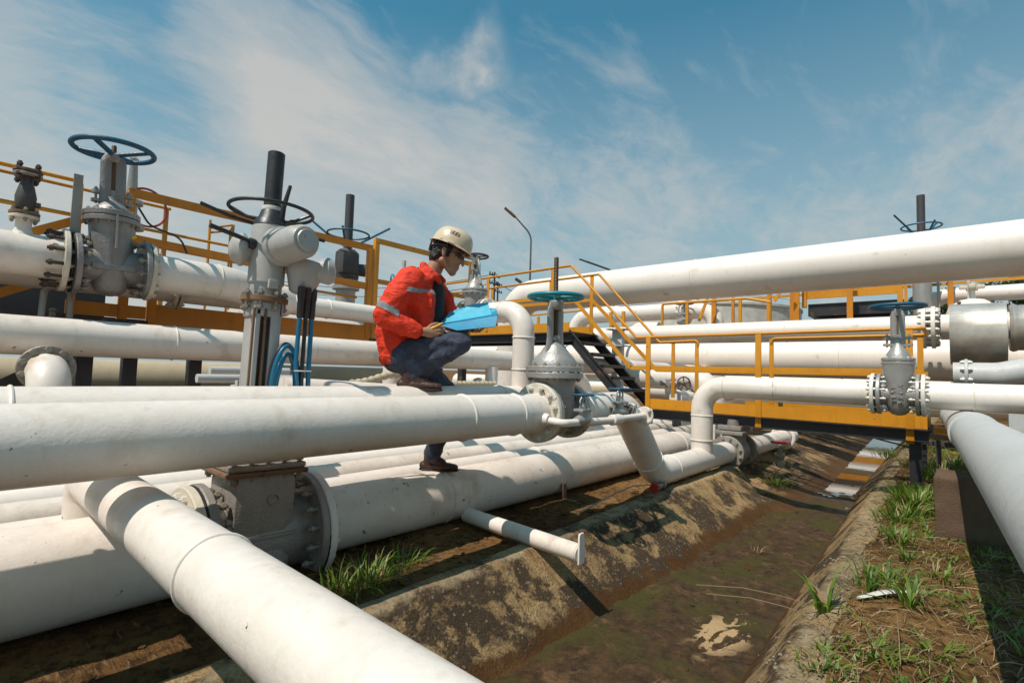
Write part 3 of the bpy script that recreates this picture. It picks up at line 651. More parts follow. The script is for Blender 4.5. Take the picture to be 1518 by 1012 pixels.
for ix in range(5):
    for sy in (-1, 1):
        o = bpy.data.objects.new('bolt', bolt_mesh(.011, .075, 'bolt')); C.objects.link(o); o.parent = mv; o.rotation_euler = (0, PI/2, 0); o.location = (-.14+ix*.08, sy*.158, .363)
g = G()
for sx in (-1, 1): g.box((sx*.053-.0, 0, .80), (.022, .15, .82), bev=.004)
g.box((0, .06, .80), (.10, .02, .82)); g.box((.032, -.07, .80), (.045, .014, .82), bev=.003); g.box((0, 0, 1.17), (.15, .15, .08), bev=.01); obj('yoke', g, 'actu', mv)
g = G()
for sx in (-.078, -.02): g.box((sx, -.078, .78), (.012, .012, .78), bev=.003)
g.box((-.05, -.08, .62), (.10, .06, .055), bev=.01); g.box((-.05, -.09, .53), (.12, .07, .03), bev=.008); g.cyl((-.05, -.08, .5), (-.05, -.08, .64), .018, seg=10)
obj('rusty_edge', g, 'rust', mv)
g = G(); g.cyl((-.03, -.02, .42), (-.03, -.02, 1.2), .022, seg=16); obj('stem', g, 'stem', mv)
g = G(); g.lathe([(1.205, .10), (1.212, .115), (1.235, .115), (1.24, .10)], seg=28); obj('top_flange', g, 'rust', mv)
for k in range(8):
    a = 2*PI*k/8+.2; o = bpy.data.objects.new('bolt', bolt_mesh(.009, .06, 'bolt')); C.objects.link(o); o.parent = mv; o.rotation_euler = (0, PI/2, 0); o.location = (.098*math.cos(a), .098*math.sin(a), 1.215)
g = G(); g.lathe([(1.24, .078), (1.30, .080), (1.31, .089), (1.60, .089), (1.615, .084)], seg=36); g.box((0, -.085, 1.30), (.05, .03, .05), bev=.006); obj('gearbox_housing', g, 'actu', mv)
g = G(); g.lathe([(1.615, .088), (1.64, .08), (1.665, .062), (1.70, .052), (1.705, .046)], seg=32); obj('drive_cap', g, 'cablek', mv)
g = G(); g.lathe([(1.70, .050), (1.712, .052), (1.722, .050)], seg=28); obj('white_ring', g, 'boltw', mv)
g = G(); g.lathe([(1.715, .043), (2.02, .043), (2.024, .038)], seg=28); obj('stem_tube', g, 'black', mv)
g = G(); g.torus((0, 0, 1.70), (0, 0, 1), .205, .0095, 56, 10)
for a in (2.6, 5.6): g.tube([(.05*math.cos(a), .05*math.sin(a), 1.655), (.12*math.cos(a), .12*math.sin(a), 1.66), (.2*math.cos(a), .2*math.sin(a), 1.70)], .009, 8)
g.tube([(.03, -.06, 1.65), (.028, -.075, 1.72), (.05, -.085, 1.84)], [.013, .013, .009], 10)
obj('handwheel', g, 'cablek', mv)
# motor, pointing toward the camera side; local -Y
g = G(); ax = Vector((.10, -1, .03)).normalized()
g.lathe([(.05, .06), (.07, .098), (.085, .104), (.12, .104), (.125, .094), (.24, .088), (.29, .084), (.315, .070), (.32, .05)], (0.02, 0, 1.50), ax, 40)
g.cyl((.02+.0, -.13, 1.585), (.05, -.20, 1.595), .010, seg=8)
obj('motor_cover', g, 'actu', mv)
g = G(); g.lathe([(.318, .0), (.322, .056), (.328, .052), (.330, 0.0)], (0.02, 0, 1.50), ax, 36); obj('end_disc', g, 'silver', mv)
g = G(); g.lathe([(0, .04), (.04, .06), (.06, .084), (.075, .088), (.085, .08), (.115, .06), (.128, .03), (.132, 0)], (-.05, .03, 1.475), (-1, .25, 0), 36); obj('terminal_dome', g, 'actu', mv)
g = G(); g.lathe([(0, .10), (.02, .105), (.16, .062), (.17, .05)], (.165, -.10, 1.44), (-.12, 0, -1), 26); g.lathe([(0, .05), (.10, .075), (.13, .06), (.14, 0)], (.17, -.12, 1.40), (1, -.5, .1), 26); obj('gland_box', g, 'actu', mv)
g = G(); g.tube([(-.09, -.02, 1.505), (-.16, -.03, 1.52), (-.30, -.03, 1.545)], .012, 10); g.lathe([(0, .028), (.03, .028)], (-.08, -.02, 1.50), (-1, 0, .1), 14); obj('declutch_lever', g, 'black', mv)
g = G(); g.tube([(.0, .10, 1.64), (-.16, .12, 1.655), (-.30, .14, 1.69)], .010, 10).tube([(.02, .08, 1.64), (.20, .05, 1.63), (.32, .02, 1.62)], .010, 10); obj('side_lever', g, 'black', mv)
# cable glands with cables
mo = Matrix.Translation(mv.location) @ Euler((0, .024, 0)).to_matrix().to_4x4() @ Matrix.Scale(1.085, 4)
for k, (x, y) in enumerate(((.115, -.17), (.155, -.155), (.195, -.14))):
    g = G(); g.lathe([(0, .020), (.06, .020), (.065, .017), (.16, .016), (.165, .012)], (x, y, 1.30), (0, 0, -1), 14); obj('cable_gland', g, 'cablek', mv)
def cable(pts, r, m, label, gr='cables hanging from the motor valve'):
    w = [mo @ Vector(p) for p in pts]; g = G(); g.tube(fillet(w, .07, 8), r, 12); return tag(obj('cable', g, m), label, 'cable', gr)
cable([(.115, -.17, 1.14), (.118, -.16, .90), (.145, -.15, .74), (.12, -.15, .63), (.04, -.15, .60)], .0125, 'cableb', 'blue cable hanging nearest the silver column of the motor valve')
cable([(.155, -.155, 1.14), (.158, -.15, .88), (.165, -.15, .72), (.12, -.14, .60)], .0115, 'cablek', 'black cable hanging in the middle of the motor valve cables')
cable([(.195, -.14, 1.14), (.20, -.14, .85), (.205, -.145, .72), (.18, -.13, .62), (.10, -.12, .57)], .0135, 'cableb', 'thick blue cable hanging outermost below the motor')
def coil(cx, cz, rx, rz, r, m, label, y, ph=0):
    g = G(); pts = []
    for k in range(44):
        a = ph+2*PI*k/44; pts.append(mo @ Vector((cx+rx*math.cos(a), y+.012*math.sin(2*a), cz+rz*math.sin(a))))
    g.tube(pts, r, 10, closed=True); return tag(obj('cable_loop', g, m), label, 'cable', 'coiled cable beside the motor valve')
coil(.085, .80, .070, .185, .0125, 'cableb', 'outer blue loop of the coiled cable beside the motor valve', -.13)
coil(.095, .78, .050, .165, .0125, 'cableb', 'inner blue loop of the coiled cable beside the motor valve', -.115)
coil(.090, .82, .074, .178, .010, 'cablek', 'black loop of the coiled cable beside the motor valve', -.10)
g = G()
g.torus(mo @ Vector((.16, -.15, .86)), (0, 0, 1), .050, .003, 24, 6)
tag(obj('cable_tie', g, 'boltw'), 'pale tie round the hanging motor valve cables', 'cable tie')

# ------------------------------------------------------------------ diagonal pipe at the front
pipe([(.571, 3.32, -1.2), (.571, 3.32, -.596), (.571, -1.2, -.596)], .212, 'white pipe slanting across the bottom left foreground over the thick low pipe', 'white', R=.11,
     welds=[((.571, 1.60, -.596), (0, 1, 0))])
# ------------------------------------------------------------------ galvanised pipe at right
gp = pipe([(-.6, -.325, -.32), (8.9, .105, -.402)], .3, 'weathered pale grey pipe coming toward the camera at the right edge', 'galv', welds=[])
g = G(); d_ = Vector((9.5, .43, -.082)).normalized()
g.lathe([(0, .15), (.004, .163), (.17, .163), (.174, .15)], Vector((-.6, -.325, -.32))+d_*5.95, d_, 48); wobj('sleeve_band', g, 'galv', gp)
# ------------------------------------------------------------------ second level pipes on the left
P4 = px_pipe(-5, 13, 4.88, .152, .273, 'long white pipe at mid height running behind the motor valve and the worker', 'white', welds=(-1, 1.3, 6, 9))
g = G(); n = 12
pr = [(.151*math.cos(a), .151*math.sin(a)) for a in (PI*1.02+PI*.96*k/n for k in range(n+1))] + [(.139*math.cos(a), .139*math.sin(a)) for a in (PI*1.98-PI*.96*k/n for k in range(n+1))]
g.prism(pr, (3.75, 4.88, .152), (0, 1, 0), (0, 0, 1), (1, 0, 0), .55); wobj('wear_pad', g, 'white', P4)
U1 = px_pipe(-4, .60, 5.06, .735, .31, 'upper left white pipe with brown rust spots, left of the big gate valve', 'white', welds=(-1.2,))
flange(U1, onpipe(U1, (.600, 5.06, .735)), (1, 0, 0), .235, .034, 12, 'cream', 'boltd', blen=.16)
U1b = pipe([(1.13, 5.06, .732), (1.80, 5.06, .728), (2.05, 5.22, .68), (2.4, 5.27, .655)], .31, 'upper white pipe right of the big gate valve, merging into a slimmer one', 'white', R=.5, welds=[((1.66, 5.06, .729), (1, 0, 0))])
flange(U1b, onpipe(U1b, (1.137, 5.06, .732)), (1, 0, 0), .235, .034, 12, 'cream', 'boltw')
t = tag(obj('line_blind', G().bar((.648, 5.04, .92), (.648, 5.04, 1.40), .02, .055).lathe([(-.009, .16), (.009, .16)], (.648, 5.06, .735), (1, 0, 0), 32), 'grey'), 'flat grey blind plate with an upright handle clamped left of the big gate valve', 'line blind')
U3 = px_pipe(-4, 5.0, 5.36, .64, .21, 'slim white pipe behind and below the upper left pipe', 'white2', welds=(2.9,))
flange(U3, onpipe(U3, (1.40, 5.36, .64)), (1, 0, 0), .165, .03, 8, 'cream', 'boltw'); flange(U3, onpipe(U3, (1.445, 5.36, .64)), (1, 0, 0), .165, .03, 8, 'cream', 'boltw')
# small safety valve on the upper left pipe
t = thing('relief_valve', 'small rusty flanged valve standing on the upper left pipe at the left edge', 'valve', (.37, 5.05, .86), (0, 0, 0))
g = G(); g.lathe([(-.02, .075), (.03, .058), (.06, .045), (.13, .045)], seg=20); obj('nozzle', g, 'white', t)
for z, mm in ((.14, 'cream'), (.168, 'rust')): f_ = flange(t, (0, 0, z), (0, 0, 1), .085, .022, 6, mm, 'bolt', br=.008, blen=.03)
g = G(); g.lathe([(.18, .04), (.20, .055), (.29, .06), (.36, .045), (.40, .035), (.44, .035)], seg=22); g.lathe([(0, .02), (.03, .02)], (.05, -.02, .24), (1, -.2, 0), 8); obj('body', g, 'dark', t)
for z, mm in ((.45, 'grey'), (.478, 'rust')): f_ = flange(t, (0, 0, z), (0, 0, 1), .082, .020, 4, mm, 'boltd', br=.011, blen=.05)
# second valve hidden behind the big blue wheel: a pipe stub, flange and red wheel
t = thing('small_valve', 'small white valve with a thin red wheel half hidden behind the big blue handwheel', 'valve', (1.21, 6.2, .75))
g = G(); g.cyl((0, 0, 0), (0, 0, .80), .055); g.lathe([(.80, .10), (.84, .10), (.86, .05), (1.22, .032), (1.26, .04), (1.28, .02)], seg=24); g.lathe([(.55, .12), (.60, .12)], seg=24); obj('stand', g, 'silver', t)
g = G(); g.torus((.13, 0, .80), (.25, -1, .0), .19, .011, 36, 8); obj('handwheel', g, 'red', t)
# bent conduit stand under the upper left pipe
t = tag(obj('conduit_bracket', G().tube(fillet([(.52, 5.3, .0), (.535, 5.3, .545), (.69, 5.3, .545), (.70, 5.3, .0)], .05, 8), .022, 12), 'silver'), 'bent grey tube bracket like an upside down U below the upper left pipe', 'bracket')
t = tag(obj('pipe_plug', G().lathe([(0, .03), (.06, .03), (.07, .045), (.10, .045), (.11, .02), (.15, .02), (.16, .03), (.18, .01)], (.61, 5.45, .22), (0, 0, 1), 16), 'bolt'), 'small metal plug inside the bent tube bracket', 'plug')
# thick flanged elbow under the second left pipe
t = pipe([(.50, 4.75, -.08), (.50, 4.36, -.08), (.50, 4.30, -.5), (.50, 4.30, -1.1)], .22, 'white pipe elbow coming out of a bolted flange below the mid height pipe at left', 'white', R=.2)
flange(t, onpipe(t, (.50, 4.52, -.07)), (0, 1, 0), .150, .03, 10, 'grey', 'bolt', br=.013)
# behind pipes seen between the two levels
px_pipe(-4, 5, 7.2, -.25, .5, 'thick tan pipe in shadow behind the black posts at left', 'tan')
px_pipe(-4, 12, 6.2, -.42, .3, 'cream pipe low behind the mid height pipe', 'tan')
# leaning small pipe on top behind the working pipe
pipe([(1.45, 3.2, -.17), (3.7, 3.2, -.285)], .19, 'white pipe sloping gently behind the worker\'s raised boot', 'white', welds=[((2.5, 3.2, -.224), (1, 0, -.05))])
t = pipe([(4.6, 4.8, -.24), (5.02, 4.8, -.24), (5.02, 4.8, .06)], .17, 'short white flanged elbow under the mid height pipe beside the swan neck', 'white2', R=.12)
flange(t, onpipe(t, (4.78, 4.8, -.24)), (1, 0, 0), .15, .03, 8, 'cream', 'boltw', br=.012)
# ------------------------------------------------------------------ bypass line on the near valve
bp = pipe([(2.80, 2.20, -.32), (2.82, 2.02, -.335), (3.38, 2.02, -.345), (3.97, 2.02, -.335)], .052, 'thin white bypass pipe looping round the front of the teal wheel valve', 'white', R=.05)
g = G(); g.cyl((3.45, 2.02, -.345), (3.56, 2.02, -.343), .042, seg=20, bev=.005); g.cyl((3.56, 2.02, -.343), (3.60, 2.02, -.342), .034, seg=20); wobj('coupling', g, 'white', bp)
g = G(); g.lathe([(0, .05), (.05, .035)], (2.80, 2.17, -.32), (0, -1, 0), 20); wobj('nozzle', g, 'white', bp)
flange(bp, onpipe(bp, (3.985, 2.02, -.335)), (1, .1, 0), .078, .022, 4, 'white', 'boltw', br=.010)
def small_valve(loc, rotz, label, s=1.0, m='silver', wm='blue', wr=.075):
    t = thing('globe_valve', label, 'small valve', loc, (0, 0, rotz)); t.scale = (s, s, s)
    g = G(); g.lathe([(-.075, .028), (-.03, .040), (.03, .040), (.075, .028)], (0, 0, 0), (1, 0, 0), 20); g.cyl((0, 0, 0), (0, 0, .06), .036, seg=20); obj('body', g, m, t)
    g = G(); g.box((0, 0, .07), (.11, .085, .022), bev=.008); g.lathe([(.08, .030), (.11, .018), (.12, .018)], seg=16); obj('bonnet', g, m, t)
    g = G()
    for sx in (-1, 1): g.tube([(sx*.03, 0, .085), (sx*.03, 0, .14), (sx*.012, 0, .16)], .007, 8)
    g.cyl((0, 0, .10), (0, 0, .18), .008, seg=8); g.lathe([(0, .02), (.02, .02)], (0, 0, .10), (0, 0, 1), 6); obj('yoke', g, m, t)
    handwheel(t, .178, wr, .0065, wm, hub=.014, spokes=4); return t
small_valve((3.05, 2.02, -.325), 0, 'small valve with a flat blue wheel on the thin bypass pipe', 1.0, 'silver')
t = small_valve((3.78, 2.14, -.30), -.35, 'small shiny valve with a blue wheel between two little flanges by the slanting pipe', 1.05, 'silver', wr=.085)
for sx in (-1, 1): flange(t, (sx*.10, 0, 0), (1, 0, 0), .062, .018, 4, 'grey', 'bolt', br=.008)
pipe([(3.46, 2.25, -.29), (3.68, 2.18, -.30)], .06, 'stub pipe from the near line to the small flanged valve', 'white', seg=20)
t = pipe([(3.88, 2.10, -.30), (3.99, 2.06, -.325)], .085, 'short white nozzle between the small flanged valve and the bypass flange', 'white', seg=20)
flange(t, onpipe(t, (3.90, 2.095, -.30)), (1, -.36, 0), .068, .022, 4, 'white', 'boltw', br=.009)
# grey inverted U pipe behind the near valve
pipe([(5.4, 4.15, -.9), (5.4, 4.15, -.025), (6.35, 4.15, -.025), (6.35, 4.15, -.9)], .215, 'grey white pipe arched like a hoop behind the teal wheel valve', 'white2', R=.40)
# vent stub lying over the ditch bank
t = pipe([(2.75, 2.84, -1.088), (2.60, 1.72, -1.058)], .108, 'capped pale pipe stub with an upright plate poking out over the ditch bank', 'white', seg=32)
g = G(); g.prism([(-.028, -.06), (.028, -.06), (.026, .10), (.018, .115), (-.018, .115), (-.026, .10)], (2.60, 1.71, -1.053), (1, 0, 0), (0, 0, 1), (0, 1, 0), .012); wobj('end_plate', g, 'white', t)
g = G(); g.cyl((2.60, 1.722, -1.058), (2.599, 1.712, -1.058), .050, seg=28); wobj('cap', g, 'white', t)
# small red tap at ditch edge and plants valve
t = thing('drain_tap', 'small drain tap with a red knob under the slanting pipe', 'tap', (4.62, 2.22, -1.06))
g = G(); g.cyl((.0, 0, 0), (.26, .02, .0), .02, seg=12); g.lathe([(0, .03), (.03, .03)], (.05, 0, 0), (1, 0, 0), 8); g.lathe([(0, .03), (.03, .03)], (.18, 0.01, 0), (1, 0, 0), 8); obj('body', g, 'bolt', t)
g = G()
for k in range(8):
    a = 2*PI*k/8; g.cyl((-.03, .035*math.cos(a), .035*math.sin(a)), (0, .035*math.cos(a), .035*math.sin(a)), .014, seg=8)
g.cyl((-.025, 0, 0), (.01, 0, 0), .034, seg=16); obj('knob', g, 'red', t)
pipe([(3.55, 2.35, -1.12), (3.9, 2.3, -1.04), (4.25, 2.27, -1.0), (4.6, 2.24, -1.03)], .012, 'thin bent wire rising from the soil to the red tap', 'bolt', R=.3, seg=8)
small = small_valve((7.55, 1.86, -1.10), .3, 'little valve with a thin red wheel buried in weeds on the ditch slope', 1.5, 'bolt', 'red', .07)

# ------------------------------------------------------------------ walkway with stairs
def rail_tube(pts, r=.022, R=.06): return G().tube(fillet(pts, R, 6), r, 12)
wk = thing('walkway', 'yellow railed steel walkway with black stairs crossing over the ditch', 'walkway', (7.2, 2.0, -1.1))
def wy(name, g, m, ang=38): return wobj(name, g, m, wk, ang)
XN, XF = 7.2, 8.0
wy('toe_board', G().box((XN, 1.96, -.415), (.012, 3.30, .15)), 'yellow'); wy('toe_board', G().box((XF+.35, 1.45, -.415), (.012, 2.2, .15)), 'yellow')
wy('toe_board', G().box((7.6, .318, -.415), (.8, .012, .15)), 'yellow')
def chan(a, b, h, w=.07, t=.01):
    g = G(); a = Vector(a); b = Vector(b); g.bar(a, b, t, h); u = Vector((0, 0, 1)); d = (b-a).normalized(); sd = d.cross(u).normalized(); up = sd.cross(d)
    for s_ in (-1, 1): g.bar(a+up*s_*(h/2-t/2)+sd*(w/2), b+up*s_*(h/2-t/2)+sd*(w/2), w, t)
    return g
wy('beam', chan((XN+.005, 3.75, -.565), (XN+.005, .30, -.565), .14), 'black'); wy('beam', chan((XF+.3, .30, -.565), (XF+.3, 3.75, -.565), .14), 'black')
g = G()
for k in range(28): g.bar((XN+.02, .36+k*.125, -.487), (XF+.3, .36+k*.125, -.487), .006, .03)
for k in range(24): g.bar((XN+.04+k*.045, .32, -.478), (XN+.04+k*.045, 3.7, -.478), .004, .012)
wy('deck_grating', g, 'dark')
for y, ztop in ((3.595, .59), (2.03, .60), (.46, .60)): wy('post', G().box((XN-.012, y, (ztop-.66)/2), (.016, .075, ztop+.66), bev=.003).box((XN+.02, y+.034, (ztop-.66)/2), (.06, .008, ztop+.66)), 'yellow')
for y, x, z0, z1 in ((3.56, XF, -.34, .56), (3.17, XF, -.36, .57), (2.08, XF, -.36, .58), (.40, XF, -.36, .58)): wy('post', G().box((x, y, (z0+z1)/2), (.014, .06, z1-z0), bev=.003).box((x+.025, y+.026, (z0+z1)/2), (.05, .008, z1-z0)), 'yellow')
wy('handrail', rail_tube([(XN, 9.4, 1.83), (XN, 5.06, 1.86), (XN, 3.80, .585), (XN, .33, .615), (XF, .33, .60), (XF, 2.08, .59), (XF, 2.08, .52)]), 'yellow')
wy('handrail', rail_tube([(XF, 9.4, 1.80), (XF, 5.0, 1.83), (XF, 3.80, .56), (XF, 3.15, .58), (XF, 3.15, .50)]), 'yellow')
def flatrail(pts, h=.062):
    g = G()
    for a, b in zip(pts, pts[1:]): g.bar(a, b, .010, h); g.bar(Vector(a)+Vector((.03, 0, -h/2+.004)), Vector(b)+Vector((.03, 0, -h/2+.004)), .05, .007)
    return g
wy('midrail', flatrail([(XN+.004, 8.6, 1.33), (XN+.004, 5.06, 1.33)]), 'yellow'); wy('midrail', flatrail([(XN+.004, 5.05, 1.33), (XN+.004, 3.90, .12)]), 'yellow'); wy('midrail', flatrail([(XN+.004, 3.90, .12), (XN+.004, .33, .135)]), 'yellow')
wy('midrail', flatrail([(XF, 8.6, 1.37), (XF, 5.15, 1.37)]), 'yellow'); wy('midrail', flatrail([(XF, 5.14, 1.37), (XF, 3.85, .10)]), 'yellow'); wy('midrail', flatrail([(XF, 3.85, .10), (XF, .33, .12)]), 'yellow')
for x, y in ((XN-.01, 7.05), (XN-.01, 5.45), (XF, 6.1), (XF, 7.7), (XF, 5.15)): wy('post', G().box((x, y, 1.3), (.014, .07, 1.06), bev=.003).box((x+.025, y+.031, 1.3), (.05, .008, 1.06)), 'yellow')
for y in (8.55,): wy('post', G().box((XN-.01, y, .35), (.016, .09, 2.9), bev=.003), 'yellow')
wy('toe_board', G().box((XN, 6.95, .80), (.012, 3.75, .155)), 'yellow'); wy('toe_board', G().box((XF, 7.2, .80), (.012, 4.2, .155)), 'yellow')
wy('beam', chan((XN+.005, 9.0, .62), (XN+.005, 5.0, .62), .15), 'black'); wy('beam', chan((XF, 5.0, .62), (XF, 9.0, .62), .15), 'black')
wy('deck_plate', G().box((7.6, 7.0, .705), (.78, 4.0, .02)), 'dark')
for x, y in ((7.27, 8.5), (7.95, 8.5), (7.27, 6.2)): wy('leg', G().box((x, y, -.3), (.09, .09, 1.75), bev=.004), 'black')
for x in (XN+.03, XF-.03): wy('stringer', chan((x, 5.12, .70), (x, 3.95, -.46), .15, .05), 'black')
for k in range(5):
    f_ = (k+1)/6.0; y = 5.12-1.17*f_-.02; z = .70-1.16*f_+.04
    wy('tread', G().box((7.6, y, z), (.72, .20, .012)).box((7.6, y-.10, z-.02), (.72, .008, .05)).box((7.6, y+.10, z-.02), (.72, .008, .05)), 'black')
for x, y in ((7.30, .42), (8.25, .42), (8.25, 3.6)): wy('leg', G().box((x, y, -.90), (.11, .11, .56), bev=.004).box((x, y, -1.165), (.2, .2, .015)), 'black')
wy('bracket', G().bar((7.3, .42, -.72), (7.3, .9, -.62), .05, .012), 'black')

# ------------------------------------------------------------------ left platform with orange railings
lp = thing('platform', 'orange railed service platform behind the motor valve at left', 'platform', (2.0, 5.6, -1.1))
def ly(name, g, m): return wobj(name, g, m, lp)
ly('toe_board', G().box((.98, 5.6, .432), (.56, .012, .115)), 'orange'); ly('toe_board', G().box((2.44, 5.594, .42), (2.32, .012, .20)), 'orange'); ly('deck_plate', G().box((.5, 6.02, .36), (6.6, .70, .03)), 'dark')
ly('beam', G().box((.4, 5.66, .30), (6.6, .05, .12)), 'dark'); ly('beam', G().box((.4, 6.36, .30), (6.6, .05, .12)), 'dark')
ly('back_panel', G().box((-.9, 6.42, .56), (4.0, .04, .36)), 'dark')
for x in (.745, 1.305, 1.09, 2.45, 3.575):
    h = {.745: 1.18, 1.305: .72, 1.09: 1.50, 2.45: .66, 3.575: 1.50}[x]; w = .03 if x in (.745,) else .065
    ly('post', G().box((x, 5.585, (h+.36)/2), (w, .012, h-.36), bev=.002).box((x-w/2, 5.61, (h+.36)/2), (.008, .05, h-.36)), 'orange')
ly('post', G().box((3.655, 5.575, 1.0), (.062, .012, 1.27), bev=.002).box((3.63, 5.60, 1.0), (.01, .05, 1.27)), 'yellow')
ly('post', G().box((5.30, 5.575, .85), (.075, .012, 1.55), bev=.002), 'yellow')
ly('top_rail', G().bar((1.07, 5.59, 1.505), (3.60, 5.59, 1.50), .012, .085).bar((1.07, 5.62, 1.545), (3.6, 5.62, 1.54), .06, .008), 'orange')
ly('mid_rail', G().bar((1.09, 5.60, 1.10), (3.57, 5.60, 1.02), .012, .07).bar((1.09, 5.63, 1.065), (3.57, 5.63, .985), .05, .008), 'orange')
ly('top_rail', G().bar((3.63, 5.59, 1.615), (5.35, 5.59, 1.61), .012, .07), 'yellow'); ly('mid_rail', G().bar((3.66, 5.6, 1.10), (5.3, 5.6, 1.10), .012, .06), 'orange')
ly('handrail', rail_tube([(-3.5, 5.6, 1.495), (.74, 5.6, 1.50), (.745, 5.6, 1.12)], .017, .03), 'yellow'); ly('mid_rail', rail_tube([(-3.5, 5.6, 1.215), (.74, 5.6, 1.205)], .017), 'yellow')
ly('brace', G().bar((.42, 5.63, .98), (.78, 5.63, 1.20), .012, .07), 'orange'); ly('brace', G().bar((.20, 5.63, .43), (.50, 5.63, .60), .012, .07), 'orange')
ly('lower_rail', G().bar((1.25, 5.75, .90), (3.5, 5.75, .88), .012, .03), 'orange')
for x in (.79, 1.08, 1.56, 4.55, 4.85, 5.5): ly('leg', G().box((x, 5.2 if x < 2 else 5.9, -.42), (.10, .10, 1.45), bev=.004), 'black')
ly('brace', G().bar((.0, 5.3, -.45), (.75, 5.3, .05), .06, .10), 'black')
# flexible black whip cable on the rail
tag(obj('cable', G().tube(fillet([(1.13, 5.5, 1.36), (1.22, 5.5, 1.22), (1.47, 5.5, 1.16), (1.53, 5.5, 1.02)], .13, 8), .009, 10), 'cablek'), 'thin black loose cable end curling above the orange rail', 'cable')
# farther railing and ladder cage
fr = thing('railing', 'thin yellow handrail farther back behind the orange railing at left', 'railing', (2.2, 8.0, .6))
wobj('handrail', rail_tube([(-2.0, 8.0, 1.76), (3.1, 8.0, 1.70)], .02), 'yellow', fr)
for x in (1.95, 0.2): wobj('post', G().bar((x, 8.0, .4), (x, 8.0, 2.05), .05, .05), 'yellow', fr)
wobj('top_rail', rail_tube([(-2.0, 8.0, 2.08), (2.0, 8.0, 2.05)], .02), 'yellow', fr)
cg = thing('ladder_cage', 'small yellow ladder guard of thin bars seen under the orange top rail', 'ladder guard', (2.7, 8.3, .8))
for x, y in ((2.58, 8.3), (2.90, 8.3), (2.70, 8.7), (3.0, 8.7)): wobj('upright', G().cyl((x, y, .8), (x, y, 2.1), .018, seg=10), 'yellow', cg)
wobj('hoop', rail_tube([(2.58, 8.3, 1.98), (2.90, 8.3, 2.1), (3.0, 8.7, 2.1), (2.7, 8.7, 2.0)], .016), 'yellow', cg); wobj('hoop', rail_tube([(2.58, 8.3, 1.55), (3.1, 8.3, 1.70)], .016), 'yellow', cg)

# ------------------------------------------------------------------ dark actuator valve behind the railing
def far_motor(name, label, loc, s, tm='dark', spokes=True):
    t = thing(name, label, 'motorised valve', loc); t.scale = (s, s, s)
    g = G(); g.cyl((0, 0, -.9), (0, 0, 0), .16, seg=24); g.lathe([(0, .22), (.05, .22), (.06, .18), (.12, .20), (.16, .20), (.17, .15)], seg=28); obj('bonnet', g, 'silver', t)
    g = G(); g.lathe([(.17, .19), (.22, .20), (.62, .19), (.68, .13)], seg=24); g.box((-.05, -.12, .42), (.3, .2, .34), bev=.03); g.lathe([(0, .10), (.35, .11), (.37, .09)], (.1, -.05, .36), (1, -.3, 0), 22); obj('gearbox_housing', g, tm, t)
    g = G(); g.cyl((0, 0, .66), (0, 0, 1.62), .072, seg=24); obj('stem_tube', g, 'dark' if tm == 'dark' else 'rust', t)
    g = G(); g.torus((0, 0, .95), (0, 0, 1), .34, .016, 40, 8); 
    for a, l in ((2.4, .62), (-.35, .70), (.9, .3), (3.9, .34)): g.tube([(0, 0, .72), (.2*math.cos(a), .2*math.sin(a), .82), (l*math.cos(a), l*math.sin(a), 1.0 if l < .5 else 1.16)], .018, 8)
    obj('handwheel', g, 'blue', t); return t
far_motor('motor_valve', 'dark motor valve with a brown stem tube behind the orange rail, left of the worker', (4.07, 7.0, 1.16), .9)
far_motor('motor_valve', 'distant motor valve whose rusty tube and blue wheel rise above the huge upper pipe', (14.2, .66, 2.45), 1.05, 'dark')
px_pipe(2.5, 6.5, 7.0, .55, .4, 'white pipe under the dark motor valve', 'white2')
tag(obj('pipe_post', G().cyl((5.55, 7.6, .2), (5.55, 7.6, 1.95), .045, seg=16), 'galv'), 'thin grey upright pipe end just left of the worker\'s shoulder', 'post')
tag(obj('hose_coil', G().torus((4.9, 7.0, 1.35), (1, -.6, 0), .16, .03, 30, 8).torus((4.93, 6.98, 1.33), (1, -.5, .1), .13, .03, 30, 8), 'teal'), 'teal coil of hose hanging on the railing behind the worker\'s back', 'hose')

# ------------------------------------------------------------------ big pipes across the right background
def by_pipe(x, z, D, y0, y1, label, m='white2', welds=(), **k):
    return pipe([(x, y0, z), (x, y1, z)], D, label, m, welds=[((x, w, z), (0, 1, 0)) for w in welds], **k)
pipe([(10.07, -9, 1.96), (10.07, 8.9, 1.96), (10.07, 8.9, -1.2)], .8, 'huge white pipe slanting across the sky at right, the highest of all', 'white2', R=.75, welds=[((10.07, 4.0, 1.96), (0, 1, 0)), ((10.07, -1.2, 1.96), (0, 1, 0))], seg=64)
q4 = by_pipe(11.9, 1.024, .451, .54, 13, 'long level white pipe behind the walkway handrail, left of a bolted flange', welds=(2.8,))
flange(q4, onpipe(q4, (11.9, .535, 1.024)), (0, 1, 0), .38, .062, 16, 'white2', 'boltw', br=.022)
q4b = by_pipe(11.9, 1.024, .451, .30, -4, 'white pipe stub between the bolted flange and the metal drum')
flange(q4b, onpipe(q4b, (11.9, .40, 1.024)), (0, 1, 0), .38, .062, 16, 'white2', 'boltw', br=.022)
by_pipe(13.1, .484, .84, -5, 16, 'thick white pipe behind the walkway midrail, lowest of the level background pipes', welds=(2, 6.5))
by_pipe(11.0, -.32, .42, -6, 12, 'white pipe low behind the walkway deck')
q6 = pipe([(14.1, 9.70, -1.0), (14.1, 9.70, 1.90), (14.1, 6.02, 1.90)], .51, 'white pipe with a rounded bend just below the huge upper pipe', 'white2', R=.62)
flange(q6, onpipe(q6, (14.1, 5.95, 1.88)), (0, 1, 0), .37, .11, 12, 'white2', 'boltw', br=.030)
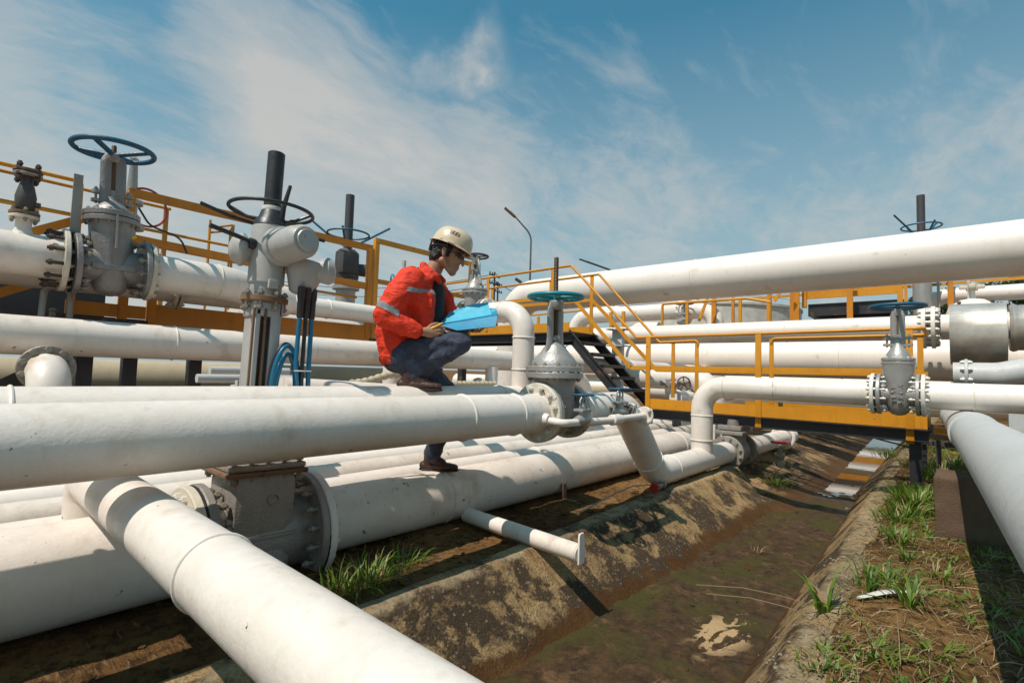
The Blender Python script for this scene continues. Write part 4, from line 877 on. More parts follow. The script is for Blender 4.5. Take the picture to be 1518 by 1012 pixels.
pipe([(14.1, 5.8, 1.86), (14.1, 5.1, 1.86), (14.1, 5.05, -.2)], .45, 'short white bend right of the flange below the huge upper pipe', 'white2', R=.40)
pipe([(15.1, 7.2, 1.51), (15.1, 8.1, 1.56), (15.1, 8.3, -.5)], .38, 'small white bend tucked behind the stair handrail', 'white2', R=.36)
small_valve((13.6, 5.75, 1.53), 1.2, 'small valve with a black wheel beside the flange below the huge upper pipe', 2.7, 'silver', 'dark', .085)
# low crossings farther along the ditch (their reflections band the water)
for (x_, z_, D_, lab_) in ((14.6, -.48, .30, 'lowest white pipe crossing the far end of the ditch'), (17.0, -.15, .55, 'second white pipe crossing the far end of the ditch'), (22.0, .40, .6, 'thick white pipe crossing far beyond the walkway'), (30.0, 1.0, .7, 'white pipe crossing behind all the level background pipes'), (37.0, 1.1, .5, 'farthest slim white pipe crossing beyond the ditch')):
    by_pipe(x_, z_, D_, -5, 9, lab_)
tag(obj('steel_beam', G().box((18.5, 1.5, .02), (.1, 8, .22)), 'yellow'), 'yellow beam crossing the ditch far behind the walkway', 'beam')
tag(obj('steel_beam', G().box((27.0, 2, .38), (.1, 10, .3)), 'yellow'), 'yellow beam farthest back beyond the ditch', 'beam')
tag(obj('steel_beam', G().box((13.4, 1.5, -.92), (.1, 8, .12)), 'yellow'), 'low yellow beam across the far ditch', 'beam')
pipe([(8.9, 4.9, -.02), (8.9, 3.3, -.02), (8.9, 3.2, -1.1)], .42, 'grey white pipe bend standing behind the walkway posts', 'white2', R=.4)
t = thing('side_valve', 'small valve with an upright black wheel seen between two walkway posts', 'small valve', (8.6, 3.75, -.12))
g = G(); g.cyl((0, .3, 0), (0, -.05, 0), .05); g.lathe([(0, .09), (.03, .09)], (0, .05, 0), (0, 1, 0), 16); g.box((0, .15, 0), (.1, .1, .16), bev=.02); obj('body', g, 'silver', t)
handwheel(t, 0, .12, .012, 'dark', hub=.03, spokes=5, ax=(-.8, -1, 0), y=-.12)
px_pipe(8.2, 14, 3.6, -.35, .22, 'white pipe end between the walkway posts', 'white2')
tag(obj('pipe_support', G().box((8.3, 4.75, -.1), (.10, .20, 1.9), bev=.004).box((8.3, 4.75, .83), (.30, .36, .02)).box((8.3, 4.75, .53), (.30, .36, .02)), 'galv'), 'grey steel pipe support standing behind the black stairs', 'pipe support')
# clad drum and insulated end
dr = thing('metal_drum', 'shiny sheet metal clad drum round the pipe at the right edge', 'cladding drum', (11.9, -.15, .4))
wobj('shell', G().lathe([(0, .49), (0, .532), (.016, .537), (.024, .532), (.68, .520), (.70, .525), (.72, .520)], (11.9, .18, .89), (0, -1, 0), 56, caps=False), 'jacket_metal', dr)
wobj('inner_face', G().lathe([(0, .2), (0, .495), (.01, .495)], (11.9, .08, .89), (0, -1, 0), 48), 'white2', dr)
wobj('end_face', G().lathe([(0, .10), (0, .51), (.01, .51)], (11.9, -.51, .89), (0, -1, 0), 48), 'jacket_metal', dr)
for a, y in ((1.75, .05), (1.6, -.38)): wobj('knob', G().lathe([(0, .018), (.03, .035), (.05, .018)], Vector((11.9, y, .89))+Vector((math.cos(a), 0, math.sin(a)))*.53, (math.cos(a), 0, math.sin(a)), 10), 'dark', dr)
dr2 = thing('insulated_section', 'ribbed metal covered pipe section cut by the right edge, next to the drum', 'cladding', (11.9, -1, .6))
wobj('shell', G().lathe([(0, .27), (0, .377), (.04, .40), (.08, .39), (.10, .377), (.35, .377), (.37, .40), (.44, .39), (.46, .377), (1.5, .377)], (11.9, -.575, .98), (0, -1, 0), 48), 'jacket_metal', dr2)
t = pipe([(9.6, .12, .15), (9.6, -.35, .15), (9.6, -1.5, .42)], .34, 'pale grey pipe bend below the metal drum at the right edge', 'galv', R=.5)
flange(t, onpipe(t, (9.6, -.02, .15)), (0, 1, 0), .22, .04, 8, 'galv', 'boltw', br=.018)
pipe([(15.2, .62, .9), (15.2, .62, 2.02), (15.2, -6, 2.02)], .34, 'slim white pipe with a bend above the metal drum', 'white2', R=.4)
t = thing('dome_vessel', 'white domed vessel with a small cross shaped cap above the metal drum', 'vessel', (14.6, -.15, .6))
obj('shell', G().lathe([(0, .45), (.9, .45), (1.1, .38), (1.22, .2), (1.25, .06), (1.42, .05)], seg=36), 'white2', t)
obj('cap', G().box((0, 0, 1.5), (.12, .42, .09), bev=.03).box((0, 0, 1.5), (.42, .12, .09), bev=.03).lathe([(1.42, .10), (1.6, .10)], seg=12), 'cream', t)
# platforms behind
bpf = thing('platform', 'black decked platform with orange beam under the huge upper pipe at right', 'platform', (15, 2, 1.5))
wobj('deck', G().box((15.0, 1.95, 1.75), (1.2, 1.9, .30)).box((15, 1.95, 1.52), (1.0, 1.7, .08)), 'black', bpf)
wobj('beam', G().box((14.3, 1.98, 2.12), (.05, 1.85, .20)), 'yellow', bpf)
for y in (2.95, 1.05, .95): wobj('post', G().box((14.25, y, 2.3), (.06, .10 if y != .95 else .05, 1.0)), 'yellow', bpf)
for y in (.2, 3.35, 3.9): wobj('post', G().box((14.8, y, 2.1), (.06, .10, 1.6)), 'orange', bpf)
wobj('handrail', G().bar((14.8, 4.4, 2.75), (14.8, 1.6, 2.75), .05, .08).bar((14.8, 4.4, 2.2), (14.8, -1.0, 2.25), .05, .06), 'yellow', bpf)
wobj('top_rail', G().bar((14.5, 3.2, 3.32), (14.5, 1.9, 3.33), .06, .06), 'orange', bpf)
for y in (.62, .40, -.1): wobj('rod', G().bar((14.6, y, 1.6), (14.6, y, 2.6), .05, .10 if y > 0 else .12), 'silver' if y > .3 else 'galv', bpf)
r2 = thing('railing', 'yellow handrail with slanting braces in front of the storage tank', 'railing', (13.2, 5, 1.2))
wobj('handrail', rail_tube([(13.2, 6.2, 1.2), (13.2, 6.2, 1.98), (13.2, 4.0, 1.98), (13.2, 3.45, 1.85)], .035), 'yellow', r2)
for y in (5.5, 4.15, 3.5): wobj('post', G().box((13.2, y, 1.6), (.05, .07, .75)), 'yellow', r2)
for y in (5.05, 3.05, 1.95, 4.55): wobj('post', G().box((13.9, y, 2.0), (.05, .12 if y != 4.55 else .07, 1.5)), 'orange', r2)
wobj('brace', G().bar((13.5, 5.3, 1.5), (13.5, 5.0, 2.3), .04, .07).bar((13.5, 3.45, 1.9), (13.5, 3.1, 2.5), .04, .07), 'yellow', r2)
wobj('top_rail', G().bar((13.9, 8.0, 2.25), (13.9, 1.9, 2.30), .05, .07).bar((13.9, 5.6, 2.52), (13.9, 3.0, 2.56), .05, .07), 'yellow', r2)
r3 = thing('railing', 'low yellow railing seen under the upper landing beside the teal handwheel', 'railing', (12.5, 9, .6))
wobj('handrail', rail_tube([(12.5, 13, 1.75), (12.5, 8.3, 1.85), (12.5, 7.9, 1.3)], .03), 'yellow', r3)
for y in (12, 11, 10, 9.2, 7.4, 7.0): wobj('post', G().box((12.5, y, 1.3), (.05, .08, .9)), 'yellow', r3)
# concrete block under the grey pipe, grey post
bl = G(); bl.box((5.12, -.32, -.92), (.45, 1.0, .52), bev=.012); bmesh.ops.subdivide_edges(bl.bm, edges=bl.bm.edges[:], cuts=14, use_grid_fill=True)
for v_ in bl.bm.verts:
    q_ = mn.noise(v_.co*9)*.012+mn.noise(v_.co*31)*.006; e_ = max(0, v_.co.z+.70)/.04; v_.co += Vector((q_, q_*.6, -abs(mn.noise(v_.co*14))*.02*min(1, e_)))
tag(obj('concrete_block', bl, 'block'), 'dark stained concrete block under the weathered grey pipe at right', 'concrete block')
bl = G(); bl.box((8.4, -.45, -.72), (.12, .14, .9)); tag(obj('steel_post', bl, 'galv'), 'short grey post behind the weathered grey pipe at the right edge', 'post')
tag(obj('pipe_saddle', G().box((8.2, -.05, -.72), (.08, 1.0, .05)).box((8.2, .25, -.9), (.05, .05, .45)).box((8.2, -.35, -.9), (.05, .05, .45)), 'dark'), 'thin dark steel frame under the far end of the weathered grey pipe', 'pipe support')
for i, x in enumerate((1.95, 4.35, 6.6)):
    g = G(); g.box((x, 3.75, -1.10), (.14, 1.4, .10)); tag(obj('sleeper', g, 'block'), ['dark sleeper under the low pipes beside the motor valve', 'dark sleeper under the low pipes by the slanting pipe', 'dark sleeper under the far end of the low pipes'][i], 'pipe sleeper', 'sleepers carrying the low pipes')
tag(obj('strap_leg', G().box((3.95, 2.80, -1.10), (.05, .02, .16)).box((3.95, 2.73, -1.165), (.05, .14, .02)), 'rust'), 'small rusty angle foot under the big stained pipe', 'bracket')
# ribbed hose
g = G(); pts = [Vector((2.6+k*.018, 4.3+.0*k, -.16+.10*math.exp(-((k-28)/16)**2))) for k in range(110)]
g.tube(pts, [.040 if k % 4 < 2 else .032 for k in range(110)], 14); tag(obj('ribbed_hose', g, 'tan'), 'pale ribbed hose lying behind the worker\'s raised boot', 'hose')
t = thing('instrument_manifold', 'cluster of small grey tubes and fittings left of the motor valve column', 'pipe fittings', (1.5, 3.9, -.3))
for k, (y, z) in enumerate(((3.6, -.10), (3.75, -.05), (3.7, -.17))): wobj('tube', G().cyl((1.1+.12*k, y, z), (1.75, y, z), .028, seg=14).lathe([(0, .045), (.05, .045)], (1.5, y, z), (1, 0, 0), 8), 'galv', t)
wobj('plate', G().box((1.42, 3.4, -.14), (.32, .04, .07)), 'galv', t); wobj('handle', G().tube([(1.55, 3.7, .0), (1.49, 3.7, .10)], .018, 8), 'teal', t); wobj('handle', G().tube([(1.72, 3.8, .02), (1.68, 3.8, .12)], .018, 8), 'teal', t)

# ------------------------------------------------------------------ far background
def world_at(x, y, d): return pdir(x, y)*(d/758.0)
tk = thing('storage_tank', 'large pale storage tank with a shallow dome roof on the horizon', 'tank', (100, 38.5, -1))
obj('shell', G().lathe([(0, 17), (13.2, 17), (13.2, 17.2), (13.6, 17.2), (13.6, 17)], seg=96), 'tank', tk)
obj('roof', G().lathe([(13.6, 16.9), (14.6, 12), (15.6, 6), (16.1, 0)], seg=96), 'tankroof', tk)
g = G(); g.torus((0, 0, 14.6), (0, 0, 1), 17.1, .05, 96, 6)
for k in range(96): a = 2*PI*k/96; g.cyl((17.1*math.cos(a), 17.1*math.sin(a), 13.6), (17.1*math.cos(a), 17.1*math.sin(a), 14.6), .04, seg=5)
obj('roof_railing', g, 'tank', tk)
lp_ = thing('street_lamp', 'tall bent lamp post rising behind the huge upper pipe', 'lamp post', (26.6, 22.1, -1.1))
wobj('pole', G().tube(fillet([(26.6, 22.1, -1.1), (26.6, 22.1, 9.4), (25.5, 23.05, 10.9)], 1.2, 8), [.11]*1+[.055]*9+[.045], 10), 'lamp', lp_)
wobj('lamp_head', G().bar((25.75, 22.85, 10.55), (25.2, 23.35, 11.15), .32, .12, .03), 'rust', lp_)
l2 = thing('street_lamp', 'second lamp whose arm just shows over the huge upper pipe', 'lamp post', (52, 31, -1.1))
wobj('pole', G().tube(fillet([(52.3, 30.6, -1.1), (52.3, 30.6, 12.1), (50.0, 33.0, 13.15)], 1.0, 6), .11, 8), 'far', l2); wobj('lamp_head', G().bar((50.4, 32.6, 12.95), (49.4, 33.6, 13.4), .3, .12), 'far', l2)
l3 = thing('street_lamp', 'far lamp head peeping over the walkway rail right of the power pole', 'lamp post', (55, 49, -1.1))
wobj('pole', G().tube(fillet([tuple(world_at(776, 432, 74)), tuple(world_at(774, 422, 74)), tuple(world_at(766, 415, 74))], 1, 4), .10, 8), 'far', l3); wobj('lamp_head', G().bar(world_at(764, 413, 74), world_at(773, 419, 74), .5, .35), 'far', l3)
# power poles with crossarms and lines
def power_pole(x, y, h, label, wires=None):
    t = thing('power_pole', label, 'power pole', (x, y, -1.1), (0, 0, .3), 'power poles and line on the skyline')
    obj('pole', G().cyl((0, 0, 0), (0, 0, h), .22, .15, 10), 'far', t)
    for z in (h-.6, h-1.9): obj('crossarm', G().box((0, 0, z), (3.6, .14, .14)), 'far', t)
    for z in (h-.6, h-1.9):
        for dx in (-1.6, -.8, .8, 1.6): obj('insulator', G().lathe([(0, .05), (.1, .12), (.3, .10), (.4, .04)], (dx, 0, z+.07), (0, 0, 1), 8), 'far', t)
    return t
power_pole(57.5, 55.0, 16.6, 'tall power pole with two crossarms beyond the walkway rail'); power_pole(70, 66, 18, 'second power pole crowded close behind the first'); power_pole(48, 62, 16.5, 'power pole nearest the worker\'s chin')
for k, (a, b, z) in enumerate((((36, 92), (57.5, 55), 13.8), ((36, 92), (57.5, 55), 15.2), ((57.5, 55), (78, 52), 14.2))):
    g = G(); g.tube([(a[0]+(b[0]-a[0])*i/12, a[1]+(b[1]-a[1])*i/12, z-2.2*(1-(2*i/12-1)**2)) for i in range(13)], .05, 5)
    tag(obj('power_line', g, 'far'), ['lower wire sagging toward the left behind the worker', 'upper wire sagging toward the left behind the worker', 'wire sagging right from the tall power pole'][k], 'power line', 'power lines')
def tree(loc, h, r, label, seed):
    rnd = random.Random(seed); t = thing('tree', label, 'tree', loc, (0, 0, 0), 'trees on the skyline at right')
    g = G(); g.cyl((0, 0, 0), (0, 0, h*.6), r*.06, r*.03, 8)
    cl = []
    for k in range(14):
        a = rnd.uniform(0, 2*PI); rr = r*math.sqrt(rnd.random())*.8; z = h*(.52+.42*rnd.random()*(1-rr/r*.5)); c = Vector((rr*math.cos(a), rr*math.sin(a), z)); cl.append((c, r*rnd.uniform(.22, .40))); g.tube([(0, 0, h*.4), c*.5+Vector((0, 0, h*.25)), c], [r*.03, r*.02, r*.01], 5)
    obj('trunk', g, 'bark', t)
    bm = bmesh.new()
    for c, cr in cl:
        for _ in range(420):
            v = Vector((rnd.gauss(0, 1), rnd.gauss(0, 1), rnd.gauss(0, .75))).normalized()*cr*rnd.uniform(.6, 1.08); p = c+v
            n = Vector((rnd.gauss(0, 1), rnd.gauss(0, 1), rnd.gauss(0, 1))).normalized(); u = n.orthogonal().normalized(); w = n.cross(u); s_ = r*.042*rnd.uniform(.6, 1.3)
            bm.faces.new([bm.verts.new(p+u*s_), bm.verts.new(p+w*s_*.6), bm.verts.new(p-u*s_), bm.verts.new(p-w*s_*.6)])
    me = bpy.data.meshes.new('crown'); bm.to_mesh(me); bm.free(); obj('crown', me, 'leaf', t)
for i, (x, y, h, r) in enumerate(((155, 4.5, 29.0, 5.5), (156, -2.5, 27.0, 6), (164, -9, 31.5, 6.5), (170, -17, 33, 8), (150, 9, 25.5, 3.4))):
    tree((x, y, -1.2), h, r, ['round topped dark tree on the skyline under the huge pipe', 'lower dark tree in the gap of the skyline at right', 'tall dark tree at the right edge of the skyline', 'tree cut off by the right edge', 'smallest tree at the left end of the skyline row'][i], 50+i)

# ------------------------------------------------------------------ plants
def blades(n, h, spread, seed, w=.010, droop=.6, lean=(0, 0)):
    rnd = random.Random(seed); bm = bmesh.new()
    for _ in range(n):
        dead = 1 if rnd.random() < .16 else 0; a = rnd.uniform(0, 2*PI); r0 = spread*.75*rnd.random()**.8; L = h*rnd.uniform(.45, 1.1); out = rnd.uniform(.25, 1.0)*droop; ww = w*rnd.uniform(.6, 1.5)
        b = Vector((math.cos(a)*r0, math.sin(a)*r0, -.01)); d = Vector((math.cos(a+rnd.uniform(-.5, .5)), math.sin(a+rnd.uniform(-.5, .5)), 0)); sd = Vector((-d.y, d.x, 0)); prev = None; m = 6
        for i in range(m+1):
            t = i/m; kx = rnd.uniform(-.012, .012); p = b+d*(L*out*t*t*1.1+spread*.1*t)+sd*kx*t+Vector((lean[0]*t, lean[1]*t, 0))+Vector((0, 0, L*(t-.55*out*t*t*t*1.2))); wd = ww*(1-t)**.6*(.6+t if t < .4 else 1)+.0004; tw = sd*math.cos(t*1.2)+Vector((0, 0, 1))*math.sin(t*1.2)*.3
            a_, b_ = bm.verts.new(p-tw*wd), bm.verts.new(p+tw*wd)
            if prev: bm.faces.new((prev[0], prev[1], b_, a_)).material_index = dead
            prev = (a_, b_)
    me = bpy.data.meshes.new('grass_tuft'); bm.to_mesh(me); bm.free(); me.shade_smooth(); return me
def zsurf(x, y): return max(soil(x, y), cfn(x, y)) if .35 < y < (2.4 if x < 6.8 else 3.2) else soil(x, y)
tufts = [  # x, y, n, h, spread, w, label
    (1.90, 2.50, 60, .14, .16, .006, 'low green weeds at the far end of the grass patch beside the ditch bank'), (1.62, 2.42, 90, .20, .16, .006, 'thick green grass tuft in the shade between the low pipe and the ditch bank'), (1.40, 2.36, 60, .22, .14, .006, 'spreading grass tuft nearest the slanting foreground pipe'),
    (5.9, .34, 130, .26, .26, .010, 'largest bright grass clump beside the concrete block'), (6.5, .42, 90, .24, .22, .009, 'grass clump at the foot of the black walkway leg'), (5.2, .42, 60, .16, .20, .008, 'low grass in front of the largest clump'),
    (4.5, .36, 26, .20, .16, .010, 'sparse green sprig between the block and the ditch'), (3.6, .34, 30, .16, .16, .009, 'small green tuft among dry straw halfway down the bank'), (3.25, .22, 18, .20, .15, .013, 'broad leaved weed with upright leaves on the right bank'),
    (2.95, .52, 14, .20, .22, .014, 'broad leaved weed sprawling toward the ditch'), (2.62, .30, 34, .10, .14, .009, 'flat green weed patch near the bottom right'), (2.35, .42, 16, .08, .12, .008, 'tiny green sprouts by the pebbles at the bottom'),
    (3.9, .12, 24, .14, .18, .008, 'green sprouts at the shadow edge of the grey pipe'), (7.9, .22, 80, .30, .30, .010, 'grass behind the black walkway leg under the grey pipe'), (9.2, .1, 80, .28, .35, .010, 'grass farther back under the grey pipe'), (10.5, .5, 60, .3, .3, .01, 'grass by the far water'),
    (11.0, .95, 70, .25, .35, .010, 'grass hanging over the far end of the ditch'), (7.45, 1.88, 60, .26, .22, .008, 'leafy grass tuft growing over the little buried valve'), (9.2, 2.35, 30, .18, .18, .008, 'small green tuft beside the far pipe end'), (5.62, 2.62, 30, .16, .12, .006, 'green tuft between the low pipes near the slanting pipe'),
    (3.0, -.35, 30, .16, .25, .009, 'dim grass in the shadow under the grey pipe'), (2.3, -.12, 24, .16, .25, .008, 'dim grass at the bottom right corner'), (4.7, 1.35, 8, .14, .06, .007, 'single dry sprout standing in the ditch mud'), (2.12, 1.12, 8, .20, .10, .005, 'pale curved sprout in the mud near the bottom edge')]
tufts = tufts[:22]+[(5.45, .38, 60, .20, .22, .009, 'grass spilling in front of the largest clump'), (6.2, .26, 70, .24, .22, .009, 'grass clump between the block and the black leg'), (4.15, .28, 26, .12, .16, .009, 'small sprig just above the dry straw patch'), (3.35, .40, 14, .16, .16, .012, 'leafy weed left of the upright broad leaved weed'), (2.8, .12, 26, .10, .14, .009, 'low weed patch in the sun by the shadow edge'), (8.6, .45, 60, .28, .26, .010, 'tall grass between the ditch and the black leg')]+tufts[22:]
for i, (x, y, n, h, sp, w, lab) in enumerate(tufts):
    me = blades(int(n*1.7), h, sp*1.15, 100+i, w*.72, .95) if w < .0115 else blades(int(n*1.1), h*1.55, sp*.35, 100+i, w*.72, 1.35); me.materials.append(M['straw' if i >= 28 else 'grass']); me.materials.append(M['straw'])
    o = bpy.data.objects.new('grass_tuft', me); C.objects.link(o); o.location = (x, y, (zsurf(x, y) if i < 28 else -1.47)); tag(o, lab, 'grass', 'grass tufts along the ditch')
# dry straw ground cover
rnd = random.Random(3); bm = bmesh.new()
for _ in range(11000):
    x = 1.2+9*rnd.random()**1.7; y = rnd.uniform(-1.1, .50+.042*(x-2.55)+.04*rnd.gauss(0, 1)); a = rnd.gauss(.5, .9); L = rnd.uniform(.03, .16)*(1.0 if rnd.random() < .93 else 2.6); w = rnd.uniform(.0006, .0019)
    d = Vector((math.cos(a), math.sin(a), 0)); sd = Vector((-d.y, d.x, 0)); c = rnd.uniform(-.14, .14); prev = None; zb = rnd.uniform(.002, .018)
    for i in range(4):
        t = i/3; px_, py_ = x+d.x*L*t+sd.x*c*L*t*t, y+d.y*L*t+sd.y*c*L*t*t; p = Vector((px_, py_, max(zsurf(px_, py_), zsurf(x, y) if py_ > .4 else -9)+zb+.012*math.sin(t*PI)))
        a_, b_ = bm.verts.new(p-sd*w), bm.verts.new(p+sd*w+Vector((0, 0, w)))
        if prev: bm.faces.new((prev[0], prev[1], b_, a_))
        prev = (a_, b_)
me = bpy.data.meshes.new('dry_straw'); bm.to_mesh(me); bm.free(); me.materials.append(M['straw'])
o = bpy.data.objects.new('dry_straw', me); C.objects.link(o); tag(o, 'dry brown straw and dead stalks matted over the right bank', 'straw', kind='stuff')
# short ground-cover weeds
bm = bmesh.new()
for _ in range(5200):
    x = 1.8+10*rnd.random()**1.4; y = rnd.uniform(-1.2, .5)
    if nz(x, y, 1.9, 4) < .02: continue
    z = zsurf(x, y)
    for _ in range(3):
        a = rnd.uniform(0, 6.28); L = rnd.uniform(.015, .055); d = Vector((math.cos(a)*.7, math.sin(a)*.7, .8)); sd = Vector((-d.y, d.x, 0)).normalized()*L*.16
        p = Vector((x+rnd.uniform(-.02, .02), y+rnd.uniform(-.02, .02), z)); bm.faces.new([bm.verts.new(p), bm.verts.new(p+d*L*.5+sd), bm.verts.new(p+d*L), bm.verts.new(p+d*L*.5-sd)])
me = bpy.data.meshes.new('ground_weeds'); bm.to_mesh(me); bm.free(); me.materials.append(M['grass'])
o = bpy.data.objects.new('ground_weeds', me); C.objects.link(o); tag(o, 'scattered tiny green weeds over the right bank', 'weeds', kind='stuff')
# pebbles and rubble
def rubble(name, label, n, fx, m, lo, hi, seed):
    rnd = random.Random(seed); g = G()
    for _ in range(n):
        x, y = fx(rnd); z = zsurf(x, y) if fx is not mudf else -1.478; s_ = rnd.uniform(lo, hi)*(1 if rnd.random() < .9 else 1.8)
        v = bmesh.ops.create_icosphere(g.bm, subdivisions=1, radius=s_)['verts']; q = Euler((rnd.random()*6, rnd.random()*6, rnd.random()*6)).to_matrix(); sc = Vector((rnd.uniform(.5, 1.6), rnd.uniform(.5, 1.5), rnd.uniform(.3, .7)))
        for a in v: p = q @ a.co; a.co = Vector((p.x*sc.x, p.y*sc.y, p.z*sc.z))+Vector((x, y, z+s_*.2))
    me = g.mesh(name, 60); me.materials.append(M[m]); o = bpy.data.objects.new(name, me); C.objects.link(o); return tag(o, label, 'stones', kind='stuff')
mudf = lambda r: (1.6+5*r.random(), r.uniform(.95, 1.65))
rubble('gravel', 'small pebbles and concrete crumbs along the right edge of the ditch', 420, lambda r: (1.6+5*r.random()**1.5, r.gauss(.55, .09)), 'stone', .004, .012, 5)
rubble('clods', 'dark soil clods in the shade under the low pipes', 700, lambda r: (.2+6*r.random(), r.uniform(2.25, 3.6)), 'soil', .006, .022, 6)
rubble('mud_lumps', 'small dark lumps on the ditch mud', 420, mudf, 'mud', .004, .011, 8)
for i, (x, y, a, L) in enumerate(((2.9, .55, 1.9, .55), (2.75, .5, 1.8, .5), (3.1, .1, .35, .8), (2.5, .2, .1, .5))):
    g = G(); d = Vector((math.cos(a), math.sin(a), 0)); g.tube([(x+d.x*L*t, y+d.y*L*t, zsurf(x, y)+.03+.03*math.sin(t*3)) for t in (0, .3, .6, 1)], .0022, 6)
    tag(obj('dry_stalk', g, 'straw'), ['long dry stalk reaching over the ditch edge', 'thinner dry stalk just below the long one over the ditch', 'long dry stalk lying into the shadow at right', 'short dry stalk near the bottom right'][i], 'dry stalk', 'dry stalks on the bank')
g = G(); g.tube([(3.15, .42, zsurf(3.15, .42)+.02), (3.3, .33, zsurf(3.3, .33)+.03), (3.42, .22, zsurf(3.4, .2)+.02)], [.012, .022, .008], 8, flat=(.35, 1)); tag(obj('white_scrap', g, 'boltw'), 'crumpled whitish scrap lying on the right bank', 'litter')

# ------------------------------------------------------------------ the worker
def blobmesh(name, parts, voxel, smooth=4, wr=None, cut=None):
    """parts: list of chains [(centre, radius or (rx,ry,rz)), ...]; neighbouring ellipsoids are joined by their hull, then fused to one skin"""
    bm = bmesh.new()
    for ch in parts:
        if len(ch) == 1: ch = ch*2
        for (c0, r0), (c1, r1) in zip(ch, ch[1:]):
            tmp = bmesh.new()
            for c, r in ((c0, r0), (c1, r1)):
                r = (r, r, r) if not isinstance(r, tuple) else r
                bmesh.ops.create_icosphere(tmp, subdivisions=3, radius=1, matrix=Matrix.Translation(c) @ Matrix.Diagonal((*r, 1)))
            res = bmesh.ops.convex_hull(tmp, input=tmp.verts)
            junk = [e for e in res['geom_interior'] if isinstance(e, bmesh.types.BMVert)]
            bmesh.ops.delete(tmp, geom=junk, context='VERTS')
            loose = [v for v in tmp.verts if not v.link_faces]; bmesh.ops.delete(tmp, geom=loose, context='VERTS')
            me = bpy.data.meshes.new('tmp'); tmp.to_mesh(me); tmp.free(); bm.from_mesh(me); bpy.data.meshes.remove(me)
    me = bpy.data.meshes.new('tmp'); bm.to_mesh(me); bm.free(); o = bpy.data.objects.new('tmp', me); C.objects.link(o)
    m = o.modifiers.new('r', 'REMESH'); m.mode = 'VOXEL'; m.voxel_size = voxel; m.use_smooth_shade = True
    m = o.modifiers.new('s', 'SMOOTH'); m.iterations = smooth; m.factor = .5
    dg = bpy.context.evaluated_depsgraph_get(); out = bpy.data.meshes.new_from_object(o.evaluated_get(dg)); bpy.data.objects.remove(o); out.name = name
    if wr:
        out.update(); nn = [v.normal.copy() for v in out.vertices]
        for v, n in zip(out.vertices, nn): v.co += n*wr(v.co)
    if cut:
        b2 = bmesh.new(); b2.from_mesh(out); bmesh.ops.delete(b2, geom=[f_ for f_ in b2.faces if cut(f_.calc_center_median())], context='FACES'); b2.to_mesh(out); b2.free()
    for p in out.polygons: p.use_smooth = True
    return out
def shell(src, pred, off, name):
    bm = bmesh.new(); bm.from_mesh(src); bm.normal_update()
    for v in bm.verts: v.co += v.normal*off
    bmesh.ops.delete(bm, geom=[f_ for f_ in bm.faces if not pred(f_.calc_center_median())], context='FACES')
    me = bpy.data.meshes.new(name); bm.to_mesh(me); bm.free()
    for p in me.polygons: p.use_smooth = True
    me.materials.clear(); return me
V = Vector
mn_ = lambda p, s, k=0: mn.noise(Vector((p.x*s+k, p.y*s, p.z*s)))
def fold(p, s, k, amp): return amp*(1-abs(mn_(p, s, k))*3.2)*.5
def wr_cloth(amp, s=8, squash=(1, 1, 1)):
    return lambda p: fold(Vector((p.x*squash[0], p.y*squash[1], p.z*squash[2])), s, 3, amp)+fold(p, s*2.1, 9, amp*.45)
man = thing('person', 'worker in orange jacket and cream hard hat crouching on a pipe with a blue folder', 'person', (2.1207, 2.70, -.118), (0, 0, math.radians(-48.56)))
HC = V((.165, .08, .902)); HR = Euler((math.radians(-4), math.radians(21), math.radians(-6))).to_matrix()
def hd(x, y, z): return HC+HR @ (V((x, y, z))*1.10)
def finger(pts, r0, r1): n = len(pts); return [(V(p), r0+(r1-r0)*i/(n-1)) for i, p in enumerate(pts)]
shR, elR, wrR = V((-.075, -.10, .685)), V((-.185, -.135, .45)), V((.035, -.115, .357))
shL, elL, wrL = V((.05, .27, .71)), V((.17, .31, .48)), V((.27, .17, .385))
